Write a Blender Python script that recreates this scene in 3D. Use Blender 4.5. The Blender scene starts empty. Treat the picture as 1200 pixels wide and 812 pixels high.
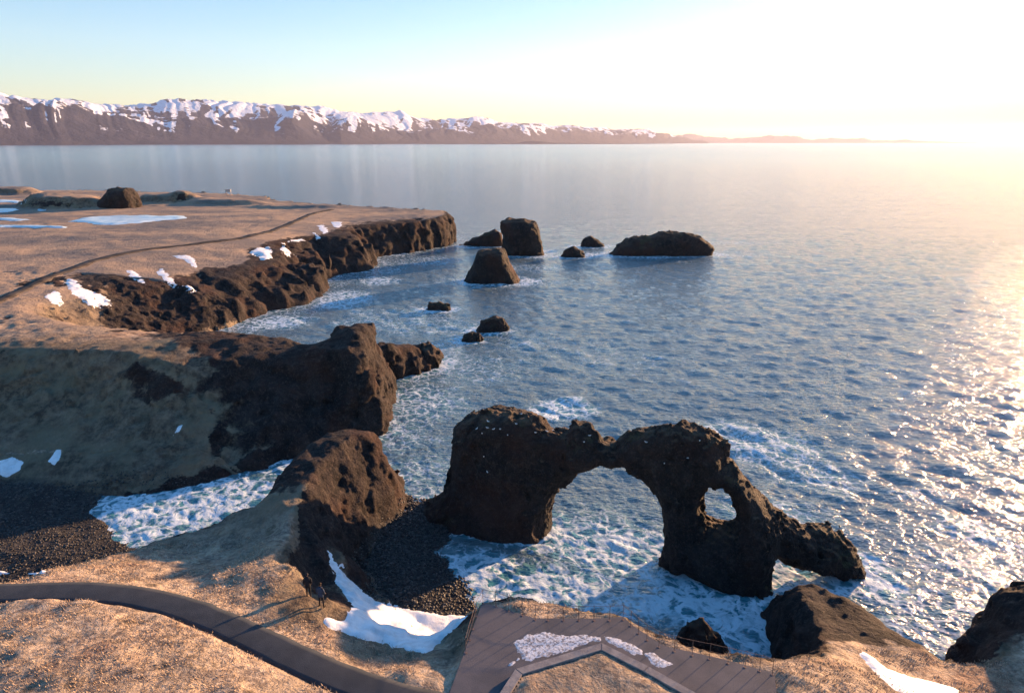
import bpy, bmesh, math, random, time
import numpy as np
import openvdb
from mathutils import Vector
from mathutils.bvhtree import BVHTree
T00 = time.time()
random.seed(7); rng = np.random.default_rng(11)
S = bpy.context.scene
COL = S.collection
R = math.radians

# ------------------------------------------------------------------ camera, sky, sun, exposure
CAMH = 37.0; FOC = 800.0; PITCH = math.atan((406 - 167) / FOC)
cam = bpy.data.cameras.new('camera'); cam.lens = 24.0; cam.sensor_width = 36.0
cam.clip_start = 0.5; cam.clip_end = 200000.0
co = bpy.data.objects.new('camera', cam); COL.objects.link(co)
co.location = (0, 0, CAMH); co.rotation_euler = (math.pi / 2 - PITCH, 0, 0)
S.camera = co
SUN_AZ, SUN_EL = 49.0, 9.5            # degrees right of the view direction, above the horizon
w = bpy.data.worlds.new('World'); S.world = w; w.use_nodes = True
nt = w.node_tree; bg = nt.nodes['Background']
sky = nt.nodes.new('ShaderNodeTexSky'); sky.sky_type = 'NISHITA'; sky.sun_disc = False
sky.sun_elevation = R(SUN_EL); sky.sun_rotation = R(SUN_AZ)
sky.altitude = 30; sky.air_density = 1.0; sky.dust_density = 0.3; sky.ozone_density = 1.6
hs = nt.nodes.new('ShaderNodeHueSaturation'); hs.inputs['Saturation'].default_value = 1.75; gm = nt.nodes.new('ShaderNodeGamma'); gm.inputs[1].default_value = .66; nt.links.new(sky.outputs[0], gm.inputs[0]); nt.links.new(gm.outputs[0], hs.inputs['Color'])
tn = nt.nodes.new('ShaderNodeMix'); tn.data_type = 'RGBA'; tn.blend_type = 'MULTIPLY'; tn.inputs[0].default_value = 1.0
nt.links.new(hs.outputs[0], tn.inputs[6]); tn.inputs[7].default_value = (1.0, .985, 1.12, 1)
nt.links.new(tn.outputs[2], bg.inputs[0]); bg.inputs[1].default_value = 0.092
sl = bpy.data.lights.new('sun', 'SUN'); sl.energy = 4.0; sl.angle = R(1.2); sl.color = (1.0, 0.58, 0.29)
so = bpy.data.objects.new('sun', sl); COL.objects.link(so)
sd = Vector((math.sin(R(SUN_AZ)) * math.cos(R(SUN_EL)), math.cos(R(SUN_AZ)) * math.cos(R(SUN_EL)), math.sin(R(SUN_EL))))
so.rotation_euler = sd.to_track_quat('Z', 'Y').to_euler(); so.location = (60, 20, 80)
S.view_settings.view_transform = 'Standard'; S.view_settings.look = 'None'
S.view_settings.exposure = 2.16; S.view_settings.gamma = 1.0

HAZE = 1.6e-5; HAZE_COL = (.66, .70, .95, 1)
# ------------------------------------------------------------------ helpers
CP, SP = math.cos(PITCH), math.sin(PITCH)
def ray(px, py):
    a = (px - 600) / FOC; b = -(py - 406) / FOC
    return np.array([a, CP + b * SP, -SP + b * CP])
def W(px, py, z=0.0):
    d = ray(px, py); t = (z - CAMH) / d[2]
    return np.array([d[0] * t, d[1] * t, z])
def w2(px, py, z=0.0):
    return W(px, py, z)[:2]
def prop(o, label=None, cat=None, group=None, kind=None):
    if label: o['label'] = label
    if cat: o['category'] = cat
    if group: o['group'] = group
    if kind: o['kind'] = kind
    return o
def empty(name, loc, label, cat, group=None, rz=0):
    o = bpy.data.objects.new(name, None); COL.objects.link(o)
    o.location = loc; o.rotation_euler = (0, 0, rz); o.empty_display_size = .3
    return prop(o, label, cat, group)
def mesh_obj(name, v, f, m=None, parent=None, smooth=True):
    me = bpy.data.meshes.new(name)
    if isinstance(f, np.ndarray):
        v = np.asarray(v, dtype=np.float32); n = f.shape[1]
        me.vertices.add(len(v)); me.vertices.foreach_set('co', v.ravel())
        me.loops.add(f.size); me.loops.foreach_set('vertex_index', f.ravel().astype(np.int32))
        me.polygons.add(len(f)); me.polygons.foreach_set('loop_start', np.arange(0, f.size, n, dtype=np.int32))
        me.update(calc_edges=True); me.validate()
    else:
        me.from_pydata([tuple(p) for p in v], [], f); me.update()
    if smooth: me.polygons.foreach_set('use_smooth', np.ones(len(me.polygons), dtype=bool))
    if m: me.materials.append(m)
    o = bpy.data.objects.new(name, me); COL.objects.link(o)
    if parent: o.parent = parent
    return o
def vattr(o, name, arr):
    a = o.data.attributes.new(name, 'FLOAT', 'POINT'); a.data.foreach_set('value', np.asarray(arr, dtype=np.float32))
def sstep(a, b, x):
    t = np.clip((x - a) / (b - a), 0, 1); return t * t * (3 - 2 * t)
TAB = rng.random((64, 64, 64)).astype(np.float32) * 2 - 1
def vnoise(x, y, z):
    xi = np.floor(x).astype(np.int32); yi = np.floor(y).astype(np.int32); zi = np.floor(z).astype(np.int32)
    fx = (x - xi).astype(np.float32); fy = (y - yi).astype(np.float32); fz = (z - zi).astype(np.float32)
    fx = fx * fx * (3 - 2 * fx); fy = fy * fy * (3 - 2 * fy); fz = fz * fz * (3 - 2 * fz)
    x0 = xi & 63; x1 = (xi + 1) & 63; y0 = yi & 63; y1 = (yi + 1) & 63; z0 = zi & 63; z1 = (zi + 1) & 63
    a = TAB[x0, y0, z0]; a = a + (TAB[x1, y0, z0] - a) * fx
    b = TAB[x0, y1, z0]; b = b + (TAB[x1, y1, z0] - b) * fx
    c = TAB[x0, y0, z1]; c = c + (TAB[x1, y0, z1] - c) * fx
    d = TAB[x0, y1, z1]; d = d + (TAB[x1, y1, z1] - d) * fx
    a = a + (b - a) * fy; c = c + (d - c) * fy
    return a + (c - a) * fz
def fbm(x, y, z, s, oc=3, gain=.5, ridge=False):
    """s = size in metres of the largest feature"""
    t = 0; amp = 1.0; f = 1.0 / s; tot = 0
    for i in range(oc):
        n = vnoise(x * f * .8 + y * f * .6 + 17.3 * i, -x * f * .6 + y * f * .8 + 5.1 * i, z * f + 9.7 * i + x * f * .13)
        if ridge: n = 1 - 2 * np.abs(n) ** .8
        t = t + n * amp; tot += amp; amp *= gain; f *= 2.07
    return t / tot
def cells(x, y, z, s):
    """piecewise constant value per irregular block of about s metres: broken rock faces"""
    x, y, z = x / s, y / s, z / s
    ix, iy, iz = [np.floor(c - .5).astype(np.int32) for c in (x, y, z)]
    best = np.full(x.shape, 1e9, np.float32); val = np.zeros(x.shape, np.float32)
    for a in (0, 1):
        for b_ in (0, 1):
            for c in (0, 1):
                i, j, k = (ix + a) & 63, (iy + b_) & 63, (iz + c) & 63
                h1 = TAB[i, j, k]; h2 = TAB[j, k, i]; h3 = TAB[k, i, j]
                d = (x - (ix + a) - .5 - .42 * h1) ** 2 + (y - (iy + b_) - .5 - .42 * h2) ** 2 + (z - (iz + c) - .5 - .42 * h3) ** 2
                m = d < best; best = np.where(m, d, best); val = np.where(m, TAB[(i + 7) & 63, (j + 3) & 63, k], val)
    return val
def crags(x, y, z, s):
    w_ = .35 * s * fbm(x, y, z, s * .8, 2)
    return .6 * cells(x + w_, y - w_, z * .42 + w_ * .5, s) + .4 * cells(x - w_, y + w_ + 3.3, z * .6, s * .43)
def poly_sd(x, y, P, vals=None):
    """signed distance to the closed polygon P (positive inside); with vals also those interpolated at the nearest edge"""
    P = np.asarray(P, dtype=np.float64); n = len(P)
    best = np.full(x.shape, 1e18); ins = np.zeros(x.shape, bool)
    V = np.asarray(vals, dtype=np.float64) if vals is not None else None
    out = [np.zeros(x.shape) for _ in range(V.shape[1])] if V is not None else None; ws = np.zeros(x.shape)
    for i in range(n):
        ax, ay = P[i]; bx, by = P[(i + 1) % n]
        ex, ey = bx - ax, by - ay; L = ex * ex + ey * ey + 1e-12
        t = np.clip(((x - ax) * ex + (y - ay) * ey) / L, 0, 1)
        d = (x - ax - t * ex) ** 2 + (y - ay - t * ey) ** 2
        m = d < best; best = np.where(m, d, best)
        if V is not None:
            wt = (1 / (d + .6)) ** 2.5 * math.sqrt(L); ws = ws + wt
            for k in range(V.shape[1]): out[k] = out[k] + wt * (V[i, k] * (1 - t) + V[(i + 1) % n, k] * t)
        c = ((ay > y) != (by > y)) & (x < (bx - ax) * (y - ay) / (by - ay + 1e-12) + ax)
        ins ^= c
    s = np.where(ins, 1, -1) * np.sqrt(best)
    return (s, [o / ws for o in out]) if V is not None else s
def smin(a, b, k):
    h = np.clip(.5 + .5 * (b - a) / k, 0, 1); return b * (1 - h) + a * h - k * h * (1 - h)
def smax(a, b, k): return -smin(-a, -b, k)
def seg_dist(x, y, pts):
    best = np.full(x.shape, 1e9)
    for i in range(len(pts) - 1):
        ax, ay = pts[i][:2]; bx, by = pts[i + 1][:2]; ex, ey = bx - ax, by - ay; L = ex * ex + ey * ey + 1e-12
        t = np.clip(((x - ax) * ex + (y - ay) * ey) / L, 0, 1)
        best = np.minimum(best, np.hypot(x - ax - t * ex, y - ay - t * ey))
    return best

# ------------------------------------------------------------------ materials
class NB:
    """small node-building helper"""
    def __init__(s, name):
        s.m = bpy.data.materials.new(name); s.m.use_nodes = True; s.t = s.m.node_tree; s.t.nodes.clear()
        s.out = s.t.nodes.new('ShaderNodeOutputMaterial')
        s.geo = s.t.nodes.new('ShaderNodeNewGeometry'); s.pos = s.geo.outputs['Position']
    def n(s, typ, **kw):
        nd = s.t.nodes.new(typ)
        for k, v in kw.items(): setattr(nd, k, v)
        return nd
    def set(s, sock, v):
        if hasattr(v, 'is_linked'): s.t.links.new(v, sock)
        else: sock.default_value = v
    def map(s, scale=(1, 1, 1), rot=(0, 0, 0), src=None):
        m = s.n('ShaderNodeMapping'); s.set(m.inputs['Vector'], src or s.pos)
        m.inputs['Scale'].default_value = scale; m.inputs['Rotation'].default_value = rot; return m.outputs[0]
    def noise(s, size, detail=3, rough=.5, vec=None, typ='FBM', dist=0, lac=2.0):
        n = s.n('ShaderNodeTexNoise'); n.noise_type = typ; n.normalize = True
        s.set(n.inputs['Vector'], vec or s.pos); n.inputs['Scale'].default_value = 1.0 / size
        n.inputs['Detail'].default_value = detail; n.inputs['Roughness'].default_value = rough
        n.inputs['Distortion'].default_value = dist; n.inputs['Lacunarity'].default_value = lac
        return n.outputs[0]
    def voro(s, size, vec=None, feat='F1', out=0, rnd=1.0):
        n = s.n('ShaderNodeTexVoronoi'); n.feature = feat
        s.set(n.inputs['Vector'], vec or s.pos); n.inputs['Scale'].default_value = 1.0 / size
        n.inputs['Randomness'].default_value = rnd
        return n.outputs[out]
    def ramp(s, f, a, b, lo=0.0, hi=1.0, smooth=True):
        n = s.n('ShaderNodeMapRange'); n.interpolation_type = 'SMOOTHSTEP' if smooth else 'LINEAR'
        s.set(n.inputs[0], f); n.inputs[1].default_value = a; n.inputs[2].default_value = b
        n.inputs[3].default_value = lo; n.inputs[4].default_value = hi; return n.outputs[0]
    def mix(s, f, a, b):
        n = s.n('ShaderNodeMix'); n.data_type = 'RGBA'; s.set(n.inputs[0], f)
        for k, v in ((6, a), (7, b)):
            if isinstance(v, tuple): v = tuple(v) + (1,) if len(v) == 3 else v
            s.set(n.inputs[k], v)
        return n.outputs[2]
    def math(s, op, a, b=0.0, clamp=False):
        n = s.n('ShaderNodeMath'); n.operation = op; n.use_clamp = clamp
        s.set(n.inputs[0], a); s.set(n.inputs[1], b); return n.outputs[0]
    def attr(s, name):
        n = s.n('ShaderNodeAttribute'); n.attribute_name = name; return n.outputs['Fac']
    def sep(s, v):
        n = s.n('ShaderNodeSeparateXYZ'); s.set(n.inputs[0], v); return n.outputs
    def bump(s, h, dist, strength=1.0, normal=None):
        n = s.n('ShaderNodeBump'); s.set(n.inputs['Height'], h); n.inputs['Distance'].default_value = dist
        s.set(n.inputs['Strength'], strength)
        if normal: s.set(n.inputs['Normal'], normal)
        return n.outputs[0]
    def bsdf(s, col, rough=.8, normal=None, spec=.3, metal=0.0, **kw):
        b = s.n('ShaderNodeBsdfPrincipled')
        if isinstance(col, tuple) and len(col) == 3: col = col + (1,)
        s.set(b.inputs['Base Color'], col); s.set(b.inputs['Roughness'], rough)
        s.set(b.inputs['Specular IOR Level'], spec); b.inputs['Metallic'].default_value = metal
        for k, v in kw.items(): s.set(b.inputs[k], v)
        if normal: s.set(b.inputs['Normal'], normal)
        return b.outputs[0]
    def done(s, sh): s.t.links.new(sh, s.out.inputs['Surface']); return s.m

def rock_colour(b, scale=1.0, red=.5, moss=True):
    n1 = b.noise(2.2 * scale, 6, .62); n2 = b.noise(.5 * scale, 6, .65); n3 = b.noise(6 * scale, 4, .6)
    c = b.mix(b.ramp(n1, .35, .68), (.012, .011, .013), (.038, .030, .029))
    c = b.mix(b.ramp(n2, .48, .75), c, (.066, .050, .045))
    fine = b.noise(.16 * scale, 4, .75); c = b.mix(b.math('MULTIPLY', b.ramp(fine, .54, .7), .7), c, (.105, .08, .068)); c = b.mix(b.math('MULTIPLY', b.ramp(fine, .46, .34), .75), c, (.008, .007, .008))
    c = b.mix(b.math('MULTIPLY', b.ramp(n3, .46, .64), red), c, (.075, .030, .020))
    if moss:
        nz = b.sep(b.geo.outputs['Normal'])[2]
        up = b.math('MULTIPLY', b.ramp(nz, .55, .92), b.ramp(b.noise(1.4 * scale, 5, .65), .35, .6))
        c = b.mix(b.math('MULTIPLY', up, .85), c, (.125, .083, .055))
        g = b.math('MULTIPLY', b.ramp(b.noise(3.1 * scale, 5, .6), .55, .7), b.ramp(nz, .1, .6))
        c = b.mix(b.math('MULTIPLY', g, .6), c, (.085, .082, .036))
    return c
def rock_bump(b, scale=1.0, strength=1.0):
    lay = b.noise(.5 * scale, 5, .7, vec=b.map((.35, .35, 1.6)))
    v = b.noise(.9 * scale, 8, .68); nw = b.n('ShaderNodeTexNoise'); b.set(nw.inputs['Vector'], b.pos); nw.inputs['Scale'].default_value = .8 / scale; nw.inputs['Detail'].default_value = 5
    aw = b.n('ShaderNodeVectorMath'); aw.operation = 'MULTIPLY_ADD'; b.set(aw.inputs[0], nw.outputs['Color']); aw.inputs[1].default_value = (1.8 * scale,) * 3; b.set(aw.inputs[2], b.map((1, 1, .55)))
    cr = b.voro(.8 * scale, vec=aw.outputs[0], feat='DISTANCE_TO_EDGE')
    h = b.math('ADD', b.math('MULTIPLY', v, 1.2), b.math('MULTIPLY', b.ramp(cr, 0, .10), .22)); h = b.math('ADD', h, b.math('MULTIPLY', lay, .35)); h = b.math('ADD', h, b.math('MULTIPLY', b.noise(.22 * scale, 4, .7), .3))
    return b.bump(h, .75 * scale, strength)
b = NB('basalt'); M_ROCK = b.done(b.bsdf(rock_colour(b, 1, .35), .85, rock_bump(b)))
b = NB('red_basalt'); M_STACK = b.done(b.bsdf(rock_colour(b, 2.0, .75), .85, rock_bump(b, 2.2)))

def land_material():
    b = NB('land_ground')
    rk = b.attr('rock'); be = b.attr('beach'); bare = b.attr('bare'); far = b.attr('far')
    # dry winter grass: tan, straw, russet, grey-brown blotches
    n0 = b.noise(7.0, 5, .6); n1 = b.noise(1.3, 6, .65); n2 = b.noise(.32, 5, .7); n3 = b.noise(22, 4, .6)
    g = b.mix(b.ramp(n1, .36, .64), (.17, .13, .11), (.56, .42, .29))
    g = b.mix(b.math('MULTIPLY', b.ramp(n2, .42, .68), .7), g, (.70, .57, .45))
    g = b.mix(b.math('MULTIPLY', b.ramp(n0, .5, .68), .55), g, (.27, .125, .07))
    g = b.mix(b.math('MULTIPLY', b.ramp(n3, .5, .62), .5), g, (.21, .175, .14))
    g = b.mix(b.math('MULTIPLY', b.ramp(b.noise(2.6, 5, .7), .56, .66), .8), g, (.07, .055, .042))
    g = b.mix(b.math('MULTIPLY', b.ramp(b.noise(1.7, 6, .7, vec=b.map((1, 1.4, 1))), .5, .64), .6), g, (.13, .10, .082))
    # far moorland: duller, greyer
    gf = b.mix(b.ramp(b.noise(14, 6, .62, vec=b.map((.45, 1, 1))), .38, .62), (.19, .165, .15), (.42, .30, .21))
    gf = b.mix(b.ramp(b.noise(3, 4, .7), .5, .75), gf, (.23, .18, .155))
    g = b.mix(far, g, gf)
    # bare soil and old turf on the slopes
    s = b.mix(b.ramp(b.noise(1.1, 8, .75), .38, .62), (.06, .047, .038), (.20, .155, .11))
    s = b.mix(b.math('MULTIPLY', b.ramp(b.noise(5.5, 4, .6), .45, .65), .8), s, (.20, .168, .115))
    c = b.mix(bare, g, s)
    rc = rock_colour(b, 1.3, .3, moss=False)
    rn = b.math('ADD', rk, b.math('MULTIPLY', b.math('SUBTRACT', b.noise(2.4, 6, .65), .5), 1.1))
    c = b.mix(b.ramp(rn, .38, .62), c, rc)
    # stones of the beaches
    vc = b.n('ShaderNodeTexVoronoi'); b.set(vc.inputs['Vector'], b.pos); vc.inputs['Scale'].default_value = 3.2
    st = b.mix(b.sep(vc.outputs['Color'])[0], (.018, .018, .02), (.085, .08, .078))
    st = b.mix(b.ramp(b.noise(4, 4, .6), .4, .7), st, (.035, .032, .034))
    c = b.mix(be, c, st)
    hg = b.math('ADD', b.noise(.75, 6, .7), b.math('MULTIPLY', b.noise(.16, 3, .6), .25))
    hr = b.math('ADD', b.noise(1.1, 8, .68), b.math('MULTIPLY', b.ramp(b.voro(.7, feat='DISTANCE_TO_EDGE'), 0, .22), .05))
    mx = b.n('ShaderNodeMix'); mx.data_type = 'FLOAT'; b.set(mx.inputs[0], b.ramp(rk, .2, .7)); b.set(mx.inputs[2], hg); b.set(mx.inputs[3], hr)
    return b.done(b.bsdf(c, .9, b.bump(mx.outputs[0], .55, 1.0), spec=.15))
M_LAND = land_material()

# ------------------------------------------------------------------ the shape of the land
# the coast: foot of the upland in world metres (x, y), slope inland (m per m), sheer step at the foot (m)
COAST = [
 (90, -60, 1, 2), (90, 42, .8, 2), (60, 50, .8, 2), (43, 48.5, .9, 3), (37, 46, 1.2, 3), (31.5, 41.5, 1.3, 2), (29.9, 39.6, 1.2, 1),
 (28.8, 41.0, 1.2, 1), (27.5, 43.2, 1.4, 2), (25.2, 45.8, 1.4, 2.5), (23.0, 47.4, 1.8, 3), (20.9, 47.0, 2.0, 3), (20.0, 44.8, 1.8, 3), (19.4, 41.4, 1.8, 2),
 (18.4, 37.4, 2.2, 3), (16.4, 35.6, 2.8, 3), (14, 35.0, 2.8, 3), (12, 35.4, 2.8, 3), (10, 36.4, 2.8, 3), (7.8, 38.2, 2.6, 3), (5.6, 39.0, 2.4, 3), (3.4, 40.6, 2.2, 3), (1.0, 42.2, 2.2, 3), (-1.0, 42.6, 2.2, 3),
 (-2.6, 43.4, 2.0, 3), (-3.4, 44.0, 1.4, 1.5), (-4.6, 43.4, .55, .3), (-6.9, 46.0, .5, .2), (-10.3, 48.6, .7, .6), (-12.6, 52, 1.0, 1.2), (-13.2, 56, 1.2, 1.5),
 (-12.6, 60, 1.6, 3), (-11.2, 63, 1.8, 4), (-11.4, 66.4, 1.8, 4), (-14.5, 68.5, 1.8, 4), (-18.0, 67.6, 2.4, 4), (-20.6, 65.2, 2.6, 5), (-22.0, 61.5, 2.6, 5), (-22.9, 57.5, 2.4, 5), (-23.8, 55.6, 1.6, 3),
 (-27, 55.4, .8, 1.4), (-31, 55.6, .7, 1.0), (-34.4, 54.4, .6, .6), (-37.8, 52.6, .5, .5), (-44.4, 51.0, .5, .4), (-60, 53, .5, .4), (-78, 58, .4, .4), (-78, 66, .4, .4),
 (-56.5, 67.6, .45, .3), (-46, 66.6, .45, .5), (-39.1, 67.4, .5, .8), (-34.7, 69.6, .6, 1), (-30.5, 73.4, .65, 1), (-26.2, 76.3, .75, 1.5), (-21.5, 80.5, 1.0, 2),
 (-16.8, 82.8, 2.0, 4), (-16.6, 88, 2.4, 4), (-17.6, 95, 2.4, 4), (-19.4, 103.5, 2, 3), (-16.8, 106, 1.6, 2), (-13.2, 109.5, 1.2, 1.5), (-12.6, 114, 1.1, 1), (-15, 118, 1.1, 1),
 (-22, 112, 1.8, 3), (-27, 102, 2.0, 3), (-36, 100.8, 1.8, 3), (-46, 103, 1.3, 2), (-58, 111, .8, .5), (-64, 118, .5, .3), (-63, 128, .5, .5),
 (-59, 138, .5, 2.5), (-58, 143, .45, 3), (-54.8, 151, .48, 3), (-50.6, 158, .5, 3), (-47.8, 170, .5, 3), (-50, 180, .5, 3), (-53, 189, .5, 3), (-51, 197, .55, 3), (-41.7, 202.6, .8, 4),
 (-43, 215, .8, 4), (-45.9, 228, .9, 4), (-38, 235, 1.2, 4), (-29.4, 247, 1.8, 5), (-24.0, 258, 2.5, 5), (-22.5, 266, 2.5, 5), (-26, 280, 2.5, 5), (-50, 292, 2, 5), (-80, 304, 2, 4),
 (-112, 330, 2, 4), (-122, 350, 2, 4), (-160, 372, 2, 4), (-230, 392, 2, 4), (-330, 402, 2, 4), (-520, 405, 2, 4), (-520, -60, 1, 2)]
CP_ = [c[:2] for c in COAST]; CV_ = [c[2:] for c in COAST]
# heights of the top of the land: (pixel x, pixel y, height) looked up along the sight line, or ('w', x, y, height)
TOPS = [
 (0, 694, 9), (60, 692, 9), (130, 694, 9), (200, 706, 9), (260, 729, 9), (320, 758, 9), (380, 786, 9), (440, 806, 9), (520, 812, 9), (0, 675, 8.4), (120, 676, 8.3),
 (0, 740, 10.1), (120, 740, 10.3), (220, 765, 10.2), (60, 812, 11.2), (260, 812, 10.6), (330, 805, 9.9), ('w', -30, 15, 11), ('w', 0, 10, 9.6), ('w', 25, 10, 10), ('w', 60, 20, 10), ('w', -60, 30, 11),
 (200, 672, 7.2), (260, 650, 5.6), (310, 640, 7.0), (350, 600, 7.8), (370, 560, 8.4), (322, 595, 7.2), (345, 560, 8.4), (330, 575, 8.0), (395, 515, 9.2), (430, 514, 8.9), (445, 560, 7.2), (330, 640, 8.0), (300, 700, 8.4), (340, 660, 8.3),
 (362, 700, 8.3), (378, 711, 8.2), (385, 640, 7.6), (410, 620, 7.2), (420, 690, 5.6), (450, 720, 4.4), (500, 722, 2.6), (535, 722, 2.9), (500, 768, 7.4), (440, 760, 7.0), (400, 740, 7.8), (540, 765, 7.0), (520, 740, 4.8), (400, 770, 8.7), (470, 785, 8.8),
 (570, 708, 9), (560, 740, 9), (545, 780, 9), (630, 735, 9), (700, 735, 9), (740, 740, 9), (790, 765, 9), (900, 790, 9), (700, 790, 9), (800, 812, 9), (620, 780, 9),
 (600, 708, 8.8), (740, 718, 8.6), (850, 765, 8.5), (930, 775, 8.3), (1000, 800, 8.6), (935, 693, 4.6), (960, 725, 5.0), (1010, 745, 5.2), (1040, 790, 6.2), (1090, 812, 6.2), (980, 770, 7.0),
 ('w', 36, 41, 6.8), ('w', 42, 43, 9.0), ('w', 32, 37.5, 5.2), ('w', 50, 40, 10), 
 ('w', -80, 62, 2.5), ('w', -60, 60, 2.2), (0, 640, 2.0), ('w', -70, 50, 6), ('w', -90, 40, 9),
 (0, 402, 11), (100, 400, 11), (180, 396, 11), (270, 390, 10.9), (330, 399, 10), (372, 401, 9.3), (395, 388, 10.3), (440, 384, 10.7), (455, 400, 8.2),
 (0, 480, 8), (100, 470, 8.5), (200, 460, 8.5), (300, 455, 8.5), (400, 450, 8.8), (0, 530, 4.5), (120, 530, 4.5), (445, 430, 10), (452, 470, 7.5),
 ('w', -16.5, 111, 4.0), ('w', -18, 107, 5), ('w', -36, 99, 8.0), ('w', -28, 99.5, 7.5), ('w', -45, 101, 8.5), ('w', -22, 101, 7.5),
 (0, 380, 10.8), (100, 380, 10.5), (0, 355, 11), (60, 322, 11), (130, 300, 11), (250, 286, 11), (320, 276, 11), (360, 255, 11), (0, 320, 11), (0, 290, 11), (0, 262, 11), (150, 262, 11),
 (300, 252, 11), (400, 247, 11), (475, 250, 10.8), (515, 254, 10.4), (450, 270, 9.5), (385, 241, 11.2), (300, 238, 11), (150, 245, 11), (0, 245, 11), ('w', -280, 380, 11.5), ('w', -200, 375, 11.5), ('w', -120, 335, 11.5),
 ('w', -500, 300, 12), ('w', -300, 150, 12), ('w', -150, 90, 12), ('w', -110, 70, 9)]
pts = np.array([W(*t) if t[0] != 'w' else np.array(t[1:]) for t in TOPS])
def tps_k(r2): return .5 * r2 * np.log(r2 + 1e-9)
def tps_fit(P, z, lam):
    n = len(P); d2 = ((P[:, None] - P[None]) ** 2).sum(-1); K = tps_k(d2) + lam * np.eye(n)
    Q = np.c_[np.ones(n), P]; A = np.block([[K, Q], [Q.T, np.zeros((3, 3))]])
    return np.linalg.solve(A, np.r_[z, 0, 0, 0])
TW = tps_fit(pts[:, :2] / 10, pts[:, 2], .02)
def top(x, y):
    u, v = x / 10, y / 10; r = TW[-3] + TW[-2] * u + TW[-1] * v
    for k in range(len(pts)):
        r = r + TW[k] * tps_k((u - pts[k, 0] / 10) ** 2 + (v - pts[k, 1] / 10) ** 2)
    return np.clip(r, 1.0, 13.0)
# hillocks on the far moor and small knobs: x, y, radius x, radius y, height
def bumps(x, y):
    r = 0
    for (px, py, rx, ry, h) in ((78, 243, 15, 9, 5.0), (12, 228, 13, 8, 3.4), (195, 237, 12, 7, 3.5), (262, 239, 16, 6, 2.2), (232, 237, 10, 5, 1.8), (40, 242, 14, 7, 1.2), (345, 243, 18, 5, 1.0)):
        c = W(px, py, 11); d = ((x - c[0]) / rx) ** 2 + ((y - c[1]) / ry) ** 2
        r = r + h * np.exp(-(d * .8) ** 3)
    for (px, py, z, rx, ry, h) in ((396, 392, 10.2, 1.2, 1.4, 1.1), (441, 390, 10.2, .8, 1.3, 1.7), (453, 398, 9.4, .8, 1.5, 1.2), (420, 394, 10.2, 1.2, 1.2, .5), (368, 402, 9.5, 2.5, 3, -1.0), (470, 404, 6, 1.2, 1.6, 1.4), (484, 410, 5, .9, 1.4, 1.2)):
        c = W(px, py, z); d = ((x - c[0]) / rx) ** 2 + ((y - c[1]) / ry) ** 2
        r = r + h * np.exp(-d ** 1.5)
    return r
BEACH_W = [w2(128, 566), w2(124, 577), w2(112, 590), w2(96, 600), w2(112, 612), w2(136, 626), w2(150, 641), w2(190, 640), (-30, 54), (-50, 45), (-85, 45), (-85, 75), (-45, 75)]
BEACH_E = [(-14, 67), (-9, 66.0), (-6, 63), w2(528, 622), w2(517, 645), w2(528, 668), w2(545, 684), w2(556, 700), (-2.0, 43), (-8, 42), (-15, 48), (-17, 58)]
PATH = [w2(-160, 705, 9), w2(-60, 696, 9), w2(0, 694, 9), w2(60, 692, 9), w2(130, 694, 9), w2(200, 706, 9), w2(260, 729, 9), w2(320, 758, 9), w2(380, 786, 9), w2(440, 808, 9), w2(500, 826, 9), w2(560, 840, 9)]
TRAIL = [w2(-60, 372, 11), w2(0, 354, 11), w2(45, 330, 11), w2(90, 312, 11), w2(130, 300, 11), w2(180, 292, 11), w2(240, 286, 11), w2(290, 279, 11), w2(325, 270, 11), w2(348, 259, 11), w2(366, 250, 11), w2(390, 246, 11)]
PLAT = [w2(565, 705, 9), w2(594, 714, 9), w2(628, 724, 9), w2(700, 724, 9), w2(730, 722, 9), w2(744, 734, 9), w2(778, 756, 9), w2(845, 771, 9), w2(908, 788, 9), w2(912, 830, 9), w2(900, 960, 9), w2(470, 960, 9), w2(521, 826, 9)]
def height(x, y):
    """height of the land, and its masks, at x, y (arrays)"""
    wob = fbm(x, y, 0 * x, 7, 3) * 1.3 * sstep(30, 60, y) + fbm(x, y, 0 * x + 40, 26, 2) * 3.0 * sstep(120, 170, y)
    d, (k, f) = poly_sd(x, y, CP_, CV_)
    dd = d + wob * np.clip(k, .3, 1.2) * .8
    up = k * dd + f * (1 - np.exp(-np.clip(dd, -3, 99) / 1.2))
    tp = top(x, y) + bumps(x, y)
    h = smin(up, tp, 1.6)
    bw = poly_sd(x, y, BEACH_W) + fbm(x, y, 0 * x + 7, 5, 3) * 1.0
    be = poly_sd(x, y, BEACH_E) + fbm(x, y, 0 * x + 9, 4, 3) * .8
    bb = np.maximum(bw, be)
    hb = np.where(bb > 0, np.minimum(bb * .12, 1.1), bb * .5)
    beach = ((hb > h - .05) & (bb > -.5)).astype(float)
    H = np.maximum(np.maximum(h, hb), -3.2)
    return H, d, dd, bb, beach
GR = {}
def field2d(x0, x1, y0, y1, step):
    xs = np.arange(x0, x1 + step, step); ys = np.arange(y0, y1 + step, step)
    X, Y = np.meshgrid(xs, ys, indexing='ij')
    H, d, dd, bb, beach = height(X, Y)
    gx, gy = np.gradient(H, step); g = np.hypot(gx, gy)
    flat = sstep(1.6, .9, seg_dist(X, Y, PATH)) if y0 < 60 else np.zeros_like(X)
    if y0 < 60: flat = np.maximum(flat, sstep(-.6, .1, poly_sd(X, Y, PLAT)))
    return xs, ys, X, Y, H, g, d, beach, flat
def blur(a, n):
    for _ in range(n):
        a = (a + np.roll(a, 1, 0) + np.roll(a, -1, 0)) / 3; a = (a + np.roll(a, 1, 1) + np.roll(a, -1, 1)) / 3
    return a
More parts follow.
